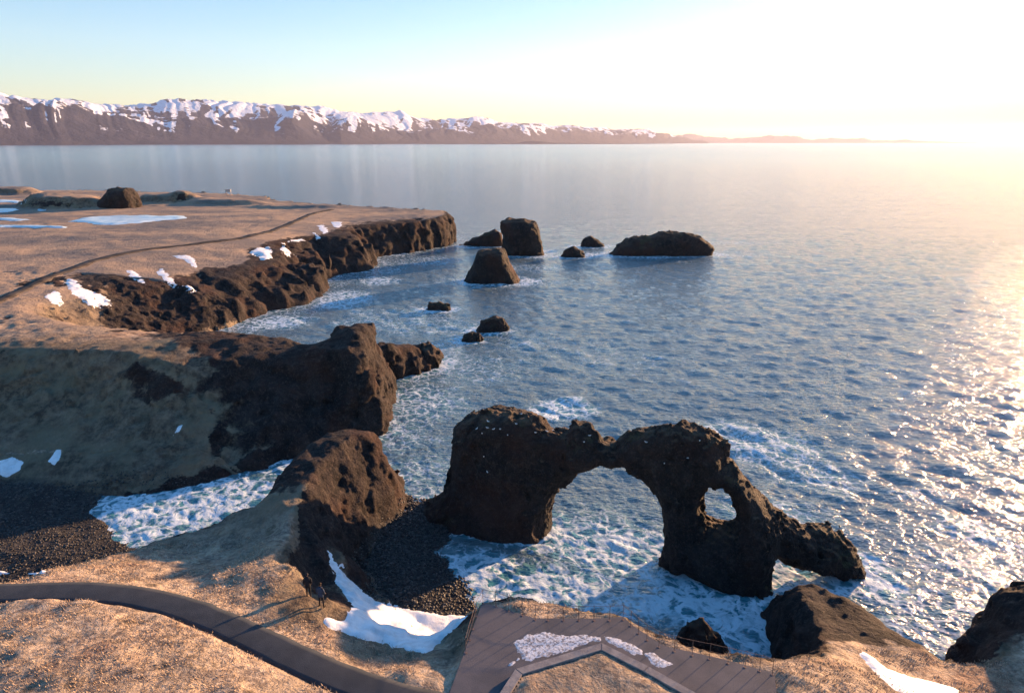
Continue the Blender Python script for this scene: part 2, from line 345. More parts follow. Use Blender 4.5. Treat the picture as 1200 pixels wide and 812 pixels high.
def land_chunk(name, x0, x1, y0, y1, z0, z1, step, amp, size, grassamp):
    xs, ys, X, Y, H, g, d, beach, flat = field2d(x0, x1, y0, y1, step)
    zs = np.arange(z0, z1 + step, step)
    rockw = sstep(.62, 1.25, blur(g, int(max(1, 1.2 / step)))) * (1 - flat)
    if y0 < 100: rockw = np.where((Y > 60) & (X < -30), rockw * sstep(-58, -38, X) + .75 * sstep(.18, .42, fbm(X, Y, 0 * X + 12, 6, 4, .6)) * sstep(-30, -36, X) * sstep(60, 66, Y) * sstep(-.2, .8, H), rockw)
    if 60 < y0 < 100:   # the dark headland: rock in its eastern half
        rockw = np.maximum(rockw, sstep(-52, -30, X + (Y - 84) * .9 + 6 * fbm(X, Y, 0 * X, 8, 3)) * sstep(0, 2, H))
    tops = top(X, Y) + bumps(X, Y)
    if y0 > 100: rockw = np.maximum(rockw, sstep(21, 13, d + 7 * fbm(X, Y, 0 * X, 9, 3)) * sstep(11.2, 9.5, H))
    if y0 < 60:
        rockw = np.maximum(rockw, sstep(16.6, 18.4, X) * sstep(36.6, 39.4, Y + fbm(X, Y, 0 * X, 3, 3) * 1.5) * sstep(-.5, .5, H)); rockw = np.maximum(rockw, sstep(50, 58, Y - .25 * (X + 20) + 5 * fbm(X, Y, 0 * X + 3, 3.5, 4, .6)) * (X > -30) * (d > 0))
    beachb = blur(beach, 2); bareb = sstep(.3, .75, blur(g, 3)) * (1 - flat)
    H = np.where(flat > .01, H * (1 - flat) + (9.0 - .12) * flat, H) if y0 < 60 else H
    G = np.sqrt(1 + np.minimum(g, 4) ** 2)
    F = (zs[None, None, :] - H[:, :, None]) / G[:, :, None]
    F = F.astype(np.float32)
    band = amp * 1.5 + 2 * step
    idx = np.nonzero(np.abs(F) < band)
    px = xs[idx[0]].astype(np.float32); py = ys[idx[1]].astype(np.float32); pz = zs[idx[2]].astype(np.float32)
    rw = rockw[idx[0], idx[1]].astype(np.float32); fl = flat[idx[0], idx[1]].astype(np.float32); bw = beachb[idx[0], idx[1]]
    wq = .55 * size * fbm(px + 11, py, pz, size * .7, 3, .6); wr_ = .55 * size * fbm(px, py + 23, pz + 5, size * .7, 3, .6); n1 = fbm(px + wq, py + wr_, pz * .8, size, 2); wr_ = wr_.astype(np.float32); n2 = 1.15 * fbm(px + wr_, py - wq, pz * .2 + wq * .2, size * .4, 5 if y0 < 100 else 4, .64)
    tz = (tops[idx[0], idx[1]] - pz); fl0 = .15 if y0 > 100 else .5; fade = sstep(-.2, 1.6, tz).astype(np.float32) * (1 - fl0) + fl0
    if y0 > 100: n1 = n1 * .35 + .9 * np.abs(fbm(px + wq, py + wr_, pz * .2, 9, 4, .6)) * 2 - .4
    disp = rw * amp * (n1 * .95 + n2 * (.42 if y0 < 60 else .62)) * fade + (1 - rw) * bareb[idx[0], idx[1]] * amp * .85 * n2
    near_rock = np.nonzero(rw > .12)[0]; cs = (1.5 if y0 < 60 else 2.0) if y0 < 100 else 4.5
    disp[near_rock] += rw[near_rock] * fade[near_rock] * (.15 if y0 < 100 else .26) * cs * 1.25 * crags(px[near_rock], py[near_rock], pz[near_rock], cs)
    disp += (1 - rw) * (1 - fl) * (1 - .6 * bw) * grassamp * (fbm(px, py, pz, max(1.4, step * 4), 2) + .4 * fbm(px, py, pz, 5, 1))
    F[idx] -= disp
    lim = 3 * step
    np.clip(F, -lim, lim, out=F)
    gr = openvdb.FloatGrid(lim); gr.copyFromArray(F, tolerance=0.0)
    P, Q = gr.convertToQuads(0.0)
    Vv = np.empty((len(P), 3), np.float32); Vv[:, 0] = P[:, 0] * step + xs[0]; Vv[:, 1] = P[:, 1] * step + ys[0]; Vv[:, 2] = P[:, 2] * step + zs[0]
    keep = (Vv[Q][:, :, 2].max(1) > -1.0)
    # where the next, finer chunk takes over or the frame never looks, drop the cut faces
    Q = Q[keep][:, ::-1]
    used = np.unique(Q); remap = np.full(len(Vv), -1); remap[used] = np.arange(len(used)); Vv = Vv[used]; Q = remap[Q]
    ii = np.clip(((Vv[:, 0] - xs[0]) / step).round().astype(int), 0, len(xs) - 1); jj = np.clip(((Vv[:, 1] - ys[0]) / step).round().astype(int), 0, len(ys) - 1)
    o = mesh_obj(name, Vv, Q, M_LAND); prop(o, kind='structure')
    rk = rockw[ii, jj]
    vattr(o, 'rock', rk); vattr(o, 'beach', beachb[ii, jj])
    x, y = Vv[:, 0], Vv[:, 1]
    bare = sstep(.3, .75, blur(g, 3)[ii, jj]) * .9
    if y0 > 60: bare = np.maximum(bare, sstep(96, 86, y) * .9) if y0 < 100 else bare
    # trodden soil round the snow gully and on the saddle of the promontory
    c = w2(375, 690, 8.3); bare = np.maximum(bare, sstep(4.2, 2.2, np.hypot(x - c[0], (y - c[1]) * .8)))
    c = w2(400, 640, 7.4); bare = np.maximum(bare, .7 * sstep(6, 2.5, np.hypot(x - c[0], (y - c[1]) * .7)))
    bare = np.maximum(bare, np.where(x < -30, .9 * sstep(56, 64, y), .6 * sstep(46, 54, y)) * (y < 72.5))
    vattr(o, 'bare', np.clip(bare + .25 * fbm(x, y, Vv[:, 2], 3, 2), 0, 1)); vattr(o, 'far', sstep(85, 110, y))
    print(name, len(Vv), len(Q), round(time.time() - T00, 1))
    return o, Vv, Q
LANDS = [land_chunk('headland', -52, 56, 9, 72.4, -1.5, 14.5, .23, .85, 3.0, .30),
         land_chunk('headland', -112, -8, 72, 142, -1.5, 15, .34, 1.25, 3.4, .25),
         land_chunk('headland', -85, -51.6, 40, 72.4, -1.5, 15, .42, 1.0, 4.5, .2),
         land_chunk('headland', -345, -16, 141.5, 418, -1.5, 19, .75, 2.1, 6.5, .25)]
BV = []
for o, Vv, Q in LANDS:
    BV.append(BVHTree.FromPolygons(Vv.tolist(), Q.tolist()))
def drop(x, y, z=40):
    best = None
    for t in BV:
        h = t.ray_cast(Vector((x, y, z)), Vector((0, 0, -1)))
        if h[0] is not None and (best is None or h[0].z > best): best = h[0].z
    return best
def shoot(px, py):
    best = None
    for t in BV:
        h = t.ray_cast(Vector((0, 0, CAMH)), Vector(ray(px, py)).normalized())
        if h[0] is not None and (best is None or h[3] < best[1]): best = (h[0], h[3])
    return best[0] if best else None
print('bvh', round(time.time() - T00, 1))

# ------------------------------------------------------------------ rocks standing in the sea, from their outlines
def lerp_pts(x, pts):
    return np.interp(x, [p[0] for p in pts], [p[1] for p in pts])
def outline_rock(name, A, B, outline, holes, thick, step, amp, size, m, zmin=-1.2, round_=2.0, front=0.0, nodes=None):
    """a rock standing on the vertical plane through A and B; outline in pixels laid on that plane; thick(u, z) = half depth"""
    A = np.array(A, float); B = np.array(B, float); e = (B - A) / np.linalg.norm(B - A); nrm = np.array([e[1], -e[0]])   # towards the camera
    def onplane(px, py):
        dd = ray(px, py); t = (A @ nrm) / (dd[:2] @ nrm); p = dd * t
        return ((p[:2] - A) @ e, p[2] + CAMH)
    O = np.array([onplane(*p) for p in outline]); HH = [np.array([onplane(*p) for p in h]) for h in holes]
    u0, u1 = O[:, 0].min() - 2, O[:, 0].max() + 2; z1 = O[:, 1].max() + 2
    us = np.arange(u0, u1, step); zs = np.arange(zmin, z1, step)
    U, Z = np.meshgrid(us, zs, indexing='ij')
    s = poly_sd(U, Z, O)
    for h in HH: s = np.minimum(s, -poly_sd(U, Z, h))
    th = thick(U, Z) if callable(thick) else np.full(U.shape, thick)
    sh = np.sqrt(np.clip(s / round_, 0.0, 1)) * .6 + .4          # thinner towards the outline: rounded back
    tw = th * sh
    wmax = float(tw.max()) + 2; ws = np.arange(-wmax, wmax, step)
    w3 = ws[None, None, :]
    fr = 1.0 + front * (w3 > 0)
    F = smax(-s[:, :, None] + 0 * w3, np.abs(w3) / fr - tw[:, :, None], .9).astype(np.float32)
    idx = np.nonzero(np.abs(F) < amp * 1.6 + 2 * step)
    uu = us[idx[0]]; zz = zs[idx[1]]; ww = ws[idx[2]]
    wx = (A[0] + e[0] * uu + nrm[0] * ww).astype(np.float32); wy = (A[1] + e[1] * uu + nrm[1] * ww).astype(np.float32); wz = zz.astype(np.float32)
    wq = .5 * size * fbm(wx + 9, wy, wz, size * .6, 3, .6); wr_ = .5 * size * fbm(wx, wy + 19, wz, size * .6, 3, .6)
    F[idx] -= amp * (fbm(wx, wy, wz, size, 2) * .75 + 1.35 * fbm(wx + wq, wy + wr_, wz * .5 + wq * .4, size * .42, 5, .62) + .12)
    cs = max(1.1, size * .5); F[idx] -= cs * .15 * crags(wx, wy, wz, cs)
    lim = 3 * step; np.clip(F, -lim, lim, out=F)
    gr = openvdb.FloatGrid(lim); gr.copyFromArray(np.ascontiguousarray(F), tolerance=0.0)
    P, Q = gr.convertToQuads(0.0)
    pu = P[:, 0] * step + us[0]; pz = P[:, 1] * step + zs[0]; pw = P[:, 2] * step + ws[0]
    Vv = np.c_[A[0] + e[0] * pu + nrm[0] * pw, A[1] + e[1] * pu + nrm[1] * pw, pz]
    keep = Vv[Q][:, :, 2].max(1) > -.9; Q = Q[keep]
    # (u, z, w) with w towards the camera is a left-handed triple or not: orient by volume
    used = np.unique(Q); remap = np.full(len(Vv), -1); remap[used] = np.arange(len(used)); Vv = Vv[used]; Q = remap[Q]
    c = Vv.mean(0); a, b_, c_ = Vv[Q[:, 0]] - c, Vv[Q[:, 1]] - c, Vv[Q[:, 2]] - c
    if (np.cross(a, b_) * c_).sum() < 0: Q = Q[:, ::-1]
    if name is None: return None, Vv, Q
    c[2] = 0; o = mesh_obj(name, Vv - c, Q, m); o.location = c
    print(name, len(Q), round(time.time() - T00, 1))
    return o, Vv, Q

ARCH_A, ARCH_B = (-7.0, 64.0), (20.0, 52.0)
ARCH_OUT = [(452, 650), (456, 616), (476, 600), (503, 589), (524, 577), (533, 562), (537, 545), (535, 518), (536, 500), (550, 488), (575, 479), (605, 482), (630, 490), (648, 503), (665, 503), (672, 495), (690, 499),
            (706, 515), (722, 520), (745, 506), (770, 499), (800, 496), (830, 504), (846, 520), (852, 540), (868, 556), (886, 580), (904, 604), (914, 625), (916, 648), (905, 668),
            (900, 702), (880, 700), (856, 688), (832, 676), (808, 666), (790, 662), (775, 654), (780, 635), (781, 612), (779, 592), (770, 572), (754, 556), (733, 547), (706, 545), (682, 550), (662, 563), (649, 580), (643, 602), (642, 625), (640, 640), (620, 655), (560, 660), (500, 665)]
ARCH_HOLE = [(826, 575), (834, 567), (847, 564), (859, 569), (867, 581), (868, 596), (862, 609), (850, 618), (835, 618), (824, 608), (821, 591)]
TAIL_OUT = [(852, 560), (880, 574), (902, 594), (920, 610), (938, 618), (952, 617), (978, 621), (995, 636), (1003, 652), (1008, 672), (950, 664), (905, 656), (880, 660)]
def arch_thick(u, z):
    base = np.interp(u, [-8, -3, 0, 6, 11, 16, 20, 24, 27, 31, 36], [1.7, 1.8, 2.5, 3.1, 1.9, 1.6, 2.2, 2.0, 2.2, 1.8, 1.8])
    return base * np.interp(z, [-2, 0, 4, 9, 14], [1.35, 1.25, 1.08, 1.0, .95])
a1_ = outline_rock(None, ARCH_A, ARCH_B, ARCH_OUT, [ARCH_HOLE], arch_thick, .16, .52, 2.4, M_ROCK, round_=1.5)
a2_ = outline_rock(None, (18.5, 52.6), (32, 53.0), TAIL_OUT, [], 1.6, .16, .6, 2.4, M_ROCK, round_=1.4)
aV = np.concatenate([a1_[1], a2_[1]]); aQ = np.concatenate([a1_[2], a2_[2] + len(a1_[1])]); ac = np.array([8.0, 57.0, 0.0])
arch = mesh_obj('rock_arch', aV - ac, aQ, M_ROCK); arch.location = ac
prop(arch, 'big dark natural rock arch with a large and a small opening, standing in the surf', 'rock arch')
BVA = BVHTree.FromPolygons(aV.tolist(), aQ.tolist())

# sea stacks: name, outline px, half depth, step, amp, size, label, category
def foot_line(x0, x1, y):
    a = W(x0, y, 0); b_ = W(x1, y, 0); return a[:2], b_[:2]
STACKS = [
 ('sea_stack', [(588, 297), (590, 275), (588, 260), (596, 257), (612, 257), (626, 260), (632, 274), (640, 297)], 6.5, .5, 1.1, 5, 'tallest sea stack, a flat topped block standing behind the smaller trapezoid rock'),
 ('sea_stack', [(543, 329), (554, 312), (560, 294), (572, 291), (590, 293), (598, 312), (613, 329)], 4.5, .42, .8, 4, 'trapezoid shaped sea stack with sloping sides in front of the tallest stack'),
 ('sea_stack', [(538, 287), (560, 277), (580, 270), (588, 275), (590, 288)], 3.0, .5, .9, 4, 'low wedge shaped rock between the headland tip and the tallest stack'),
 ('sea_rock', [(653, 301), (662, 293), (672, 289), (684, 294), (686, 301)], 2.2, .4, .7, 3, 'small pointed rock nearer of the pair right of the tallest stack'),
 ('sea_rock', [(677, 289), (684, 281), (692, 277), (708, 286), (710, 289)], 2.4, .45, .7, 3, 'small rock farther of the pair, closest to the long islet'),
 ('islet', [(712, 298), (725, 287), (742, 279), (760, 276), (778, 272), (800, 272), (818, 277), (836, 290), (830, 298)], 5.0, .55, 1.1, 5, 'long low reddish rock islet farthest right in the sea'),
 ('sea_rock', [(555, 388), (565, 376), (578, 371), (590, 373), (598, 383), (590, 388)], 1.6, .25, .5, 2, 'low brown rock with white water behind the headland spur'),
 ('sea_rock', [(538, 399), (543, 391), (552, 388), (562, 391), (570, 397), (560, 399)], 1.1, .22, .4, 1.4, 'tiny wave washed rock just in front of the low brown rock'),
 ('sea_rock', [(496, 363), (503, 355), (515, 353), (527, 357), (530, 363)], 1.2, .28, .4, 1.6, 'lone flat skerry nearly awash between the two headlands')]
STACKS.append(('sea_rock', [(793, 768), (796, 745), (806, 733), (822, 729), (838, 737), (850, 750), (858, 768)], .9, .16, .45, 1.4, 'low black rounded rock in the surf just beyond the platform railing'))
SROCK = []
for nm, ol, th, st, am, sz, lab in STACKS:
    yb = max(p[1] for p in ol); a, b_ = foot_line(ol[0][0], ol[-1][0], yb)
    sc = 3.5 if yb < 320 else 1.5
    # stand the plane half a depth behind the waterline, pulled up so the outline still meets the water
    o, Vv, Q = outline_rock(nm, a, b_, [(p[0], p[1]) if p[1] < yb else (p[0], p[1] + 6) for p in ol], [], th, st, am * .75, sz, M_STACK, round_=sc)
    prop(o, lab, 'islet' if nm == 'islet' else ('sea stack' if nm == 'sea_stack' else 'rock'))
    SROCK.append(((a + b_) / 2, np.linalg.norm(b_ - a) / 2, th))
a, b_ = foot_line(116, 162, 245)
# boulder outcrop on the moor, rubble islet off the spur
pa = W(116, 243, 11)[:2]; pb = W(162, 243, 11)[:2]
o, _, _ = outline_rock('rock_outcrop', pa, pb, [(114, 252), (119, 236), (128, 225), (140, 220), (152, 221), (157, 227), (162, 240), (164, 252)], [], 6, .5, .8, 5, M_ROCK, zmin=9.0, round_=3)
prop(o, 'dark humped crag rising from the far moor beside the brown mound', 'crag')
pa = W(480, 432, 0)[:2]; pb = W(516, 425, 0)[:2]
o, _, _ = outline_rock('rock_spur', pa, pb, [(478, 440), (486, 420), (494, 408), (503, 403), (512, 407), (515, 417), (510, 428), (506, 437)], [], 2.2, .25, .6, 2, M_ROCK, round_=1.2)
prop(o, 'broken wave washed rock at the very end of the dark headland', 'rock')
SROCK.append(((pa + pb) / 2, 2.5, 2.2))

# ------------------------------------------------------------------ the sea
def sea_material():
    b = NB('sea_water')
    foam = b.attr('foam'); near = b.attr('near')
    ang = R(-28)
    v1 = b.map((1.0, 2.2, 1), (0, 0, ang)); v2 = b.map((1.0, 1.9, 1), (0, 0, ang + .5)); v3 = b.map((1.0, 2.6, 1), (0, 0, ang - .25))
    h = b.noise(3.4, 3, .6, vec=v1)
    h2 = b.noise(1.05, 3, .6, vec=v2, dist=.3); h3 = b.noise(.4, 3, .6, vec=v1, dist=.4); h4 = b.noise(34, 2, .5, vec=v3)
    hh = b.math('ADD', b.math('MULTIPLY', h, .8), b.math('MULTIPLY', h2, .62)); hh = b.math('ADD', hh, b.math('MULTIPLY', h3, .14)); hh = b.math('ADD', hh, b.math('MULTIPLY', h4, 1.2))
    dl = b.n('ShaderNodeVectorMath'); dl.operation = 'LENGTH'; b.set(dl.inputs[0], b.pos); dist = dl.outputs['Value']
    nrm = b.bump(hh, .5, b.ramp(dist, 120, 1800, 1.0, .7, smooth=False))
    nc = [b.n('ShaderNodeTexNoise') for _ in range(2)]
    for q, (s_, k_) in enumerate(((.7, 1.0), (3.5, 1.0))):
        b.set(nc[q].inputs['Vector'], v1 if q else v2); nc[q].inputs['Scale'].default_value = 1 / s_; nc[q].inputs['Detail'].default_value = 2
    ad = b.n('ShaderNodeVectorMath'); ad.operation = 'ADD'; b.set(ad.inputs[0], nc[0].outputs['Color']); b.set(ad.inputs[1], nc[1].outputs['Color'])
    sb = b.n('ShaderNodeVectorMath'); sb.operation = 'SUBTRACT'; b.set(sb.inputs[0], ad.outputs[0]); sb.inputs[1].default_value = (1, 1, 1)
    ml = b.n('ShaderNodeVectorMath'); ml.operation = 'MULTIPLY'; b.set(ml.inputs[0], sb.outputs[0]); ml.inputs[1].default_value = (1, 1, 0)
    sl_ = b.n('ShaderNodeVectorMath'); sl_.operation = 'SCALE'; b.set(sl_.inputs[0], ml.outputs[0]); b.set(sl_.inputs[3], b.ramp(dist, 40, 900, .15, .6, smooth=False))
    an = b.n('ShaderNodeVectorMath'); an.operation = 'ADD'; b.set(an.inputs[0], nrm); b.set(an.inputs[1], sl_.outputs[0])
    nm = b.n('ShaderNodeVectorMath'); nm.operation = 'NORMALIZE'; b.set(nm.inputs[0], an.outputs[0]); nrm = nm.outputs[0]
    # lace of foam
    wv = b.n('ShaderNodeVectorMath'); wv.operation = 'ADD'
    nn = b.n('ShaderNodeTexNoise'); b.set(nn.inputs['Vector'], b.pos); nn.inputs['Scale'].default_value = .35; nn.inputs['Detail'].default_value = 4
    sc = b.n('ShaderNodeVectorMath'); sc.operation = 'SCALE'; b.set(sc.inputs[0], nn.outputs['Color']); sc.inputs[3].default_value = 3.0
    b.set(wv.inputs[0], b.pos); b.set(wv.inputs[1], sc.outputs[0]); wp = wv.outputs[0]
    e1 = b.voro(1.5, vec=wp, feat='DISTANCE_TO_EDGE'); e2 = b.voro(.55, vec=wp, feat='DISTANCE_TO_EDGE')
    l1 = b.ramp(e1, .0, .34, 1, 0); l2 = b.ramp(e2, 0, .4, 1, 0)
    lace = b.math('ADD', b.math('MULTIPLY', l1, .48), b.math('MULTIPLY', l2, .28))
    lace = b.math('ADD', lace, b.math('MULTIPLY', b.noise(1.3, 7, .74, vec=b.map((1, 1.7, 1), (0, 0, ang), src=wp)), .80))
    thr = b.math('SUBTRACT', 1.33, b.math('MULTIPLY', foam, .80))
    fm = b.ramp(b.math('SUBTRACT', lace, thr), -.06, .34)
    fm = b.math('MULTIPLY', fm, b.ramp(foam, .02, .2)); fm = b.math('MULTIPLY', fm, b.ramp(b.noise(1.6, 7, .7, vec=wp), .36, .56, .45, 1.0))
    wc = b.mix(b.ramp(foam, .1, .9), (.120, .160, .172), (.05, .21, .27))
    wat = b.bsdf(wc, b.ramp(dist, 200, 2500, .1, .15), nrm, spec=.5, IOR=1.8)
    fo = b.bsdf((.62, .72, .80), .75, b.bump(b.math('ADD', lace, b.noise(.3, 4, .7)), .05, 1.0, ), spec=.2)
    mx = b.n('ShaderNodeMixShader'); b.set(mx.inputs[0], fm); b.set(mx.inputs[1], wat); b.set(mx.inputs[2], fo)
    return b.done(mx.outputs[0])
def ocean_tile(N, L, wind, wdir, seed, lmin):
    r = np.random.default_rng(seed); k = 2 * np.pi * np.fft.fftfreq(N, L / N); KX, KY = np.meshgrid(k, k, indexing='ij')
    K = np.hypot(KX, KY); K[0, 0] = 1e-6; Lp = wind ** 2 / 9.81
    c = (KX * wdir[0] + KY * wdir[1]) / K
    Ph = np.exp(-1 / (K * Lp) ** 2) / K ** 4 * (c ** 2 * .85 + .15) * np.exp(-(K * lmin) ** 2); Ph[0, 0] = 0
    h = np.sqrt(Ph) * (r.normal(size=(N, N)) + 1j * r.normal(size=(N, N)))
    H = np.fft.ifft2(h).real; s = H.std()
    DX = np.fft.ifft2(-1j * KX / K * h).real / s; DY = np.fft.ifft2(-1j * KY / K * h).real / s
    return H / s, DX, DY
def samp(T, x, y, L):
    N = T.shape[0]; u = x / L * N; v = y / L * N; i = np.floor(u).astype(int); j = np.floor(v).astype(int); f = u - i; g = v - j
    i0, i1, j0, j1 = i % N, (i + 1) % N, j % N, (j + 1) % N
    return T[i0, j0] * (1 - f) * (1 - g) + T[i1, j0] * f * (1 - g) + T[i0, j1] * (1 - f) * g + T[i1, j1] * f * g
wd = (-math.sin(R(20)), -math.cos(R(20)))
t1 = ocean_tile(640, 130, 3.0, wd, 3, .25); t2 = ocean_tile(512, 41, 1.8, wd, 5, .08)
az = np.r_[np.linspace(-80, -43, 40)[:-1], np.linspace(-43, 43, 900), np.linspace(43, 80, 40)[1:]]
pyrow = np.r_[np.linspace(1000, 830, 20)[:-1], np.linspace(830, 200, 560)[:-1], np.linspace(200, 168.6, 60)]
ang = PITCH + np.arctan((pyrow - 406) / FOC)
rr = np.r_[CAMH / np.tan(ang), 40000, 80000]
AZ, RR = np.meshgrid(np.radians(az), rr, indexing='ij')
sx, sy = np.sin(AZ) * RR, np.cos(AZ) * RR
# foam amount
dcoast = poly_sd(sx, sy, CP_)
shore = -dcoast
nz = fbm(sx, sy, 0 * sx, 9, 4, .6); nz2 = fbm(sx, sy, 0 * sx + 31, 3.2, 3)
foam = .55 * sstep(7, 0, shore + nz * 4) * (RR < 600)
foam = np.maximum(foam, .42 * sstep(17, 3, shore + nz * 9) * (RR < 600))
ad = seg_dist(sx, sy, [(-7, 64), (20, 52), (31, 52.5)])
foam = np.maximum(foam, .72 * sstep(6.0, 2.4, ad + nz * 2.2))
for c, r_, t_ in SROCK:
    q = np.hypot((sx - c[0]) / (r_ + 1), (sy - c[1]) / (t_ + 1))
    foam = np.maximum(foam, .75 * sstep(1.9, 1.0, q + nz * .5)); foam = np.maximum(foam, .4 * sstep(3.6, 1.0, q + nz * .9))
for (px, py, rx, ry, s_) in ((200, 595, 14, 7, .84), (280, 580, 10, 7, .72), (340, 545, 6, 6, .66), (150, 625, 6, 4, .88), (640, 690, 10, 6, .72), (560, 665, 5, 4, .9), (575, 690, 5, 3, .85), (720, 700, 10, 5, .66), (850, 725, 7, 5, .82), (890, 745, 4, 3, .9), (800, 710, 9, 4, .8),
        (925, 670, 4, 4, 1.0), (1000, 655, 4, 2, .9), (665, 480, 6, 6, .72), (905, 525, 11, 9, .55), (860, 505, 6, 5, .5), (950, 560, 9, 5, .5), (1130, 620, 4, 4, .55), (1085, 580, 6, 3, .42), (500, 470, 10, 12, .55), (440, 460, 7, 7, .45), (330, 378, 9, 9, .75), (400, 350, 12, 16, .66),
        (440, 330, 9, 10, .62), (500, 305, 16, 14, .45), (480, 375, 22, 20, .42), (600, 400, 20, 16, .33), (560, 440, 16, 10, .36), (620, 315, 16, 14, .42), (780, 300, 22, 8, .45), (870, 285, 30, 8, .4), (700, 420, 30, 20, .3), (900, 600, 10, 6, .5), (710, 620, 9, 8, .42), (490, 560, 8, 12, .42)):
    c = W(px, py); q = np.hypot((sx - c[0]) / rx, (sy - c[1]) / ry)
    foam = np.maximum(foam, s_ * sstep(1.25, .3, q + nz * .45 + nz2 * .2))
foam = np.maximum(foam, .16 * (1 + nz) * sstep(900, 200, RR))
foam = np.clip(foam + nz2 * .12 * (foam > .05), 0, .8)
a1 = .088 * sstep(420, 120, RR) * (1 - .8 * sstep(20, 2, np.minimum(shore, ad + 1))); a2 = .028 * sstep(150, 55, RR)
rx_, ry_ = sx * .92 - sy * .39, sx * .39 + sy * .92
z1_ = samp(t1[0], sx, sy, 130); z2_ = samp(t2[0], rx_, ry_, 41)
SZ = a1 * z1_ + a2 * z2_ + .05 * foam * nz2
sx2 = sx + 1.0 * a1 * samp(t1[1], sx, sy, 130); sy2 = sy + 1.0 * a1 * samp(t1[2], sx, sy, 130)
foam = np.clip(foam + .12 * np.clip(z1_ - .9, 0, 2) * sstep(600, 120, RR), 0, 1)
na, nr = sx.shape
I = np.arange(na * nr).reshape(na, nr)
Qs = np.stack([I[:-1, :-1], I[1:, :-1], I[1:, 1:], I[:-1, 1:]], -1).reshape(-1, 4)[:, ::-1]
inl = (dcoast > 9).reshape(-1)
Qs = Qs[~inl[Qs].all(1)]
Vs = np.c_[sx2.ravel(), sy2.ravel(), SZ.ravel()]
used = np.unique(Qs); remap = np.full(len(Vs), -1); remap[used] = np.arange(len(used))
sea = mesh_obj('sea', Vs[used], remap[Qs], sea_material()); prop(sea, kind='structure')
if sea.data.polygons[1000].normal.z < 0: sea.data.flip_normals()
vattr(sea, 'foam', foam.ravel()[used])
print('sea', len(Qs), round(time.time() - T00, 1))

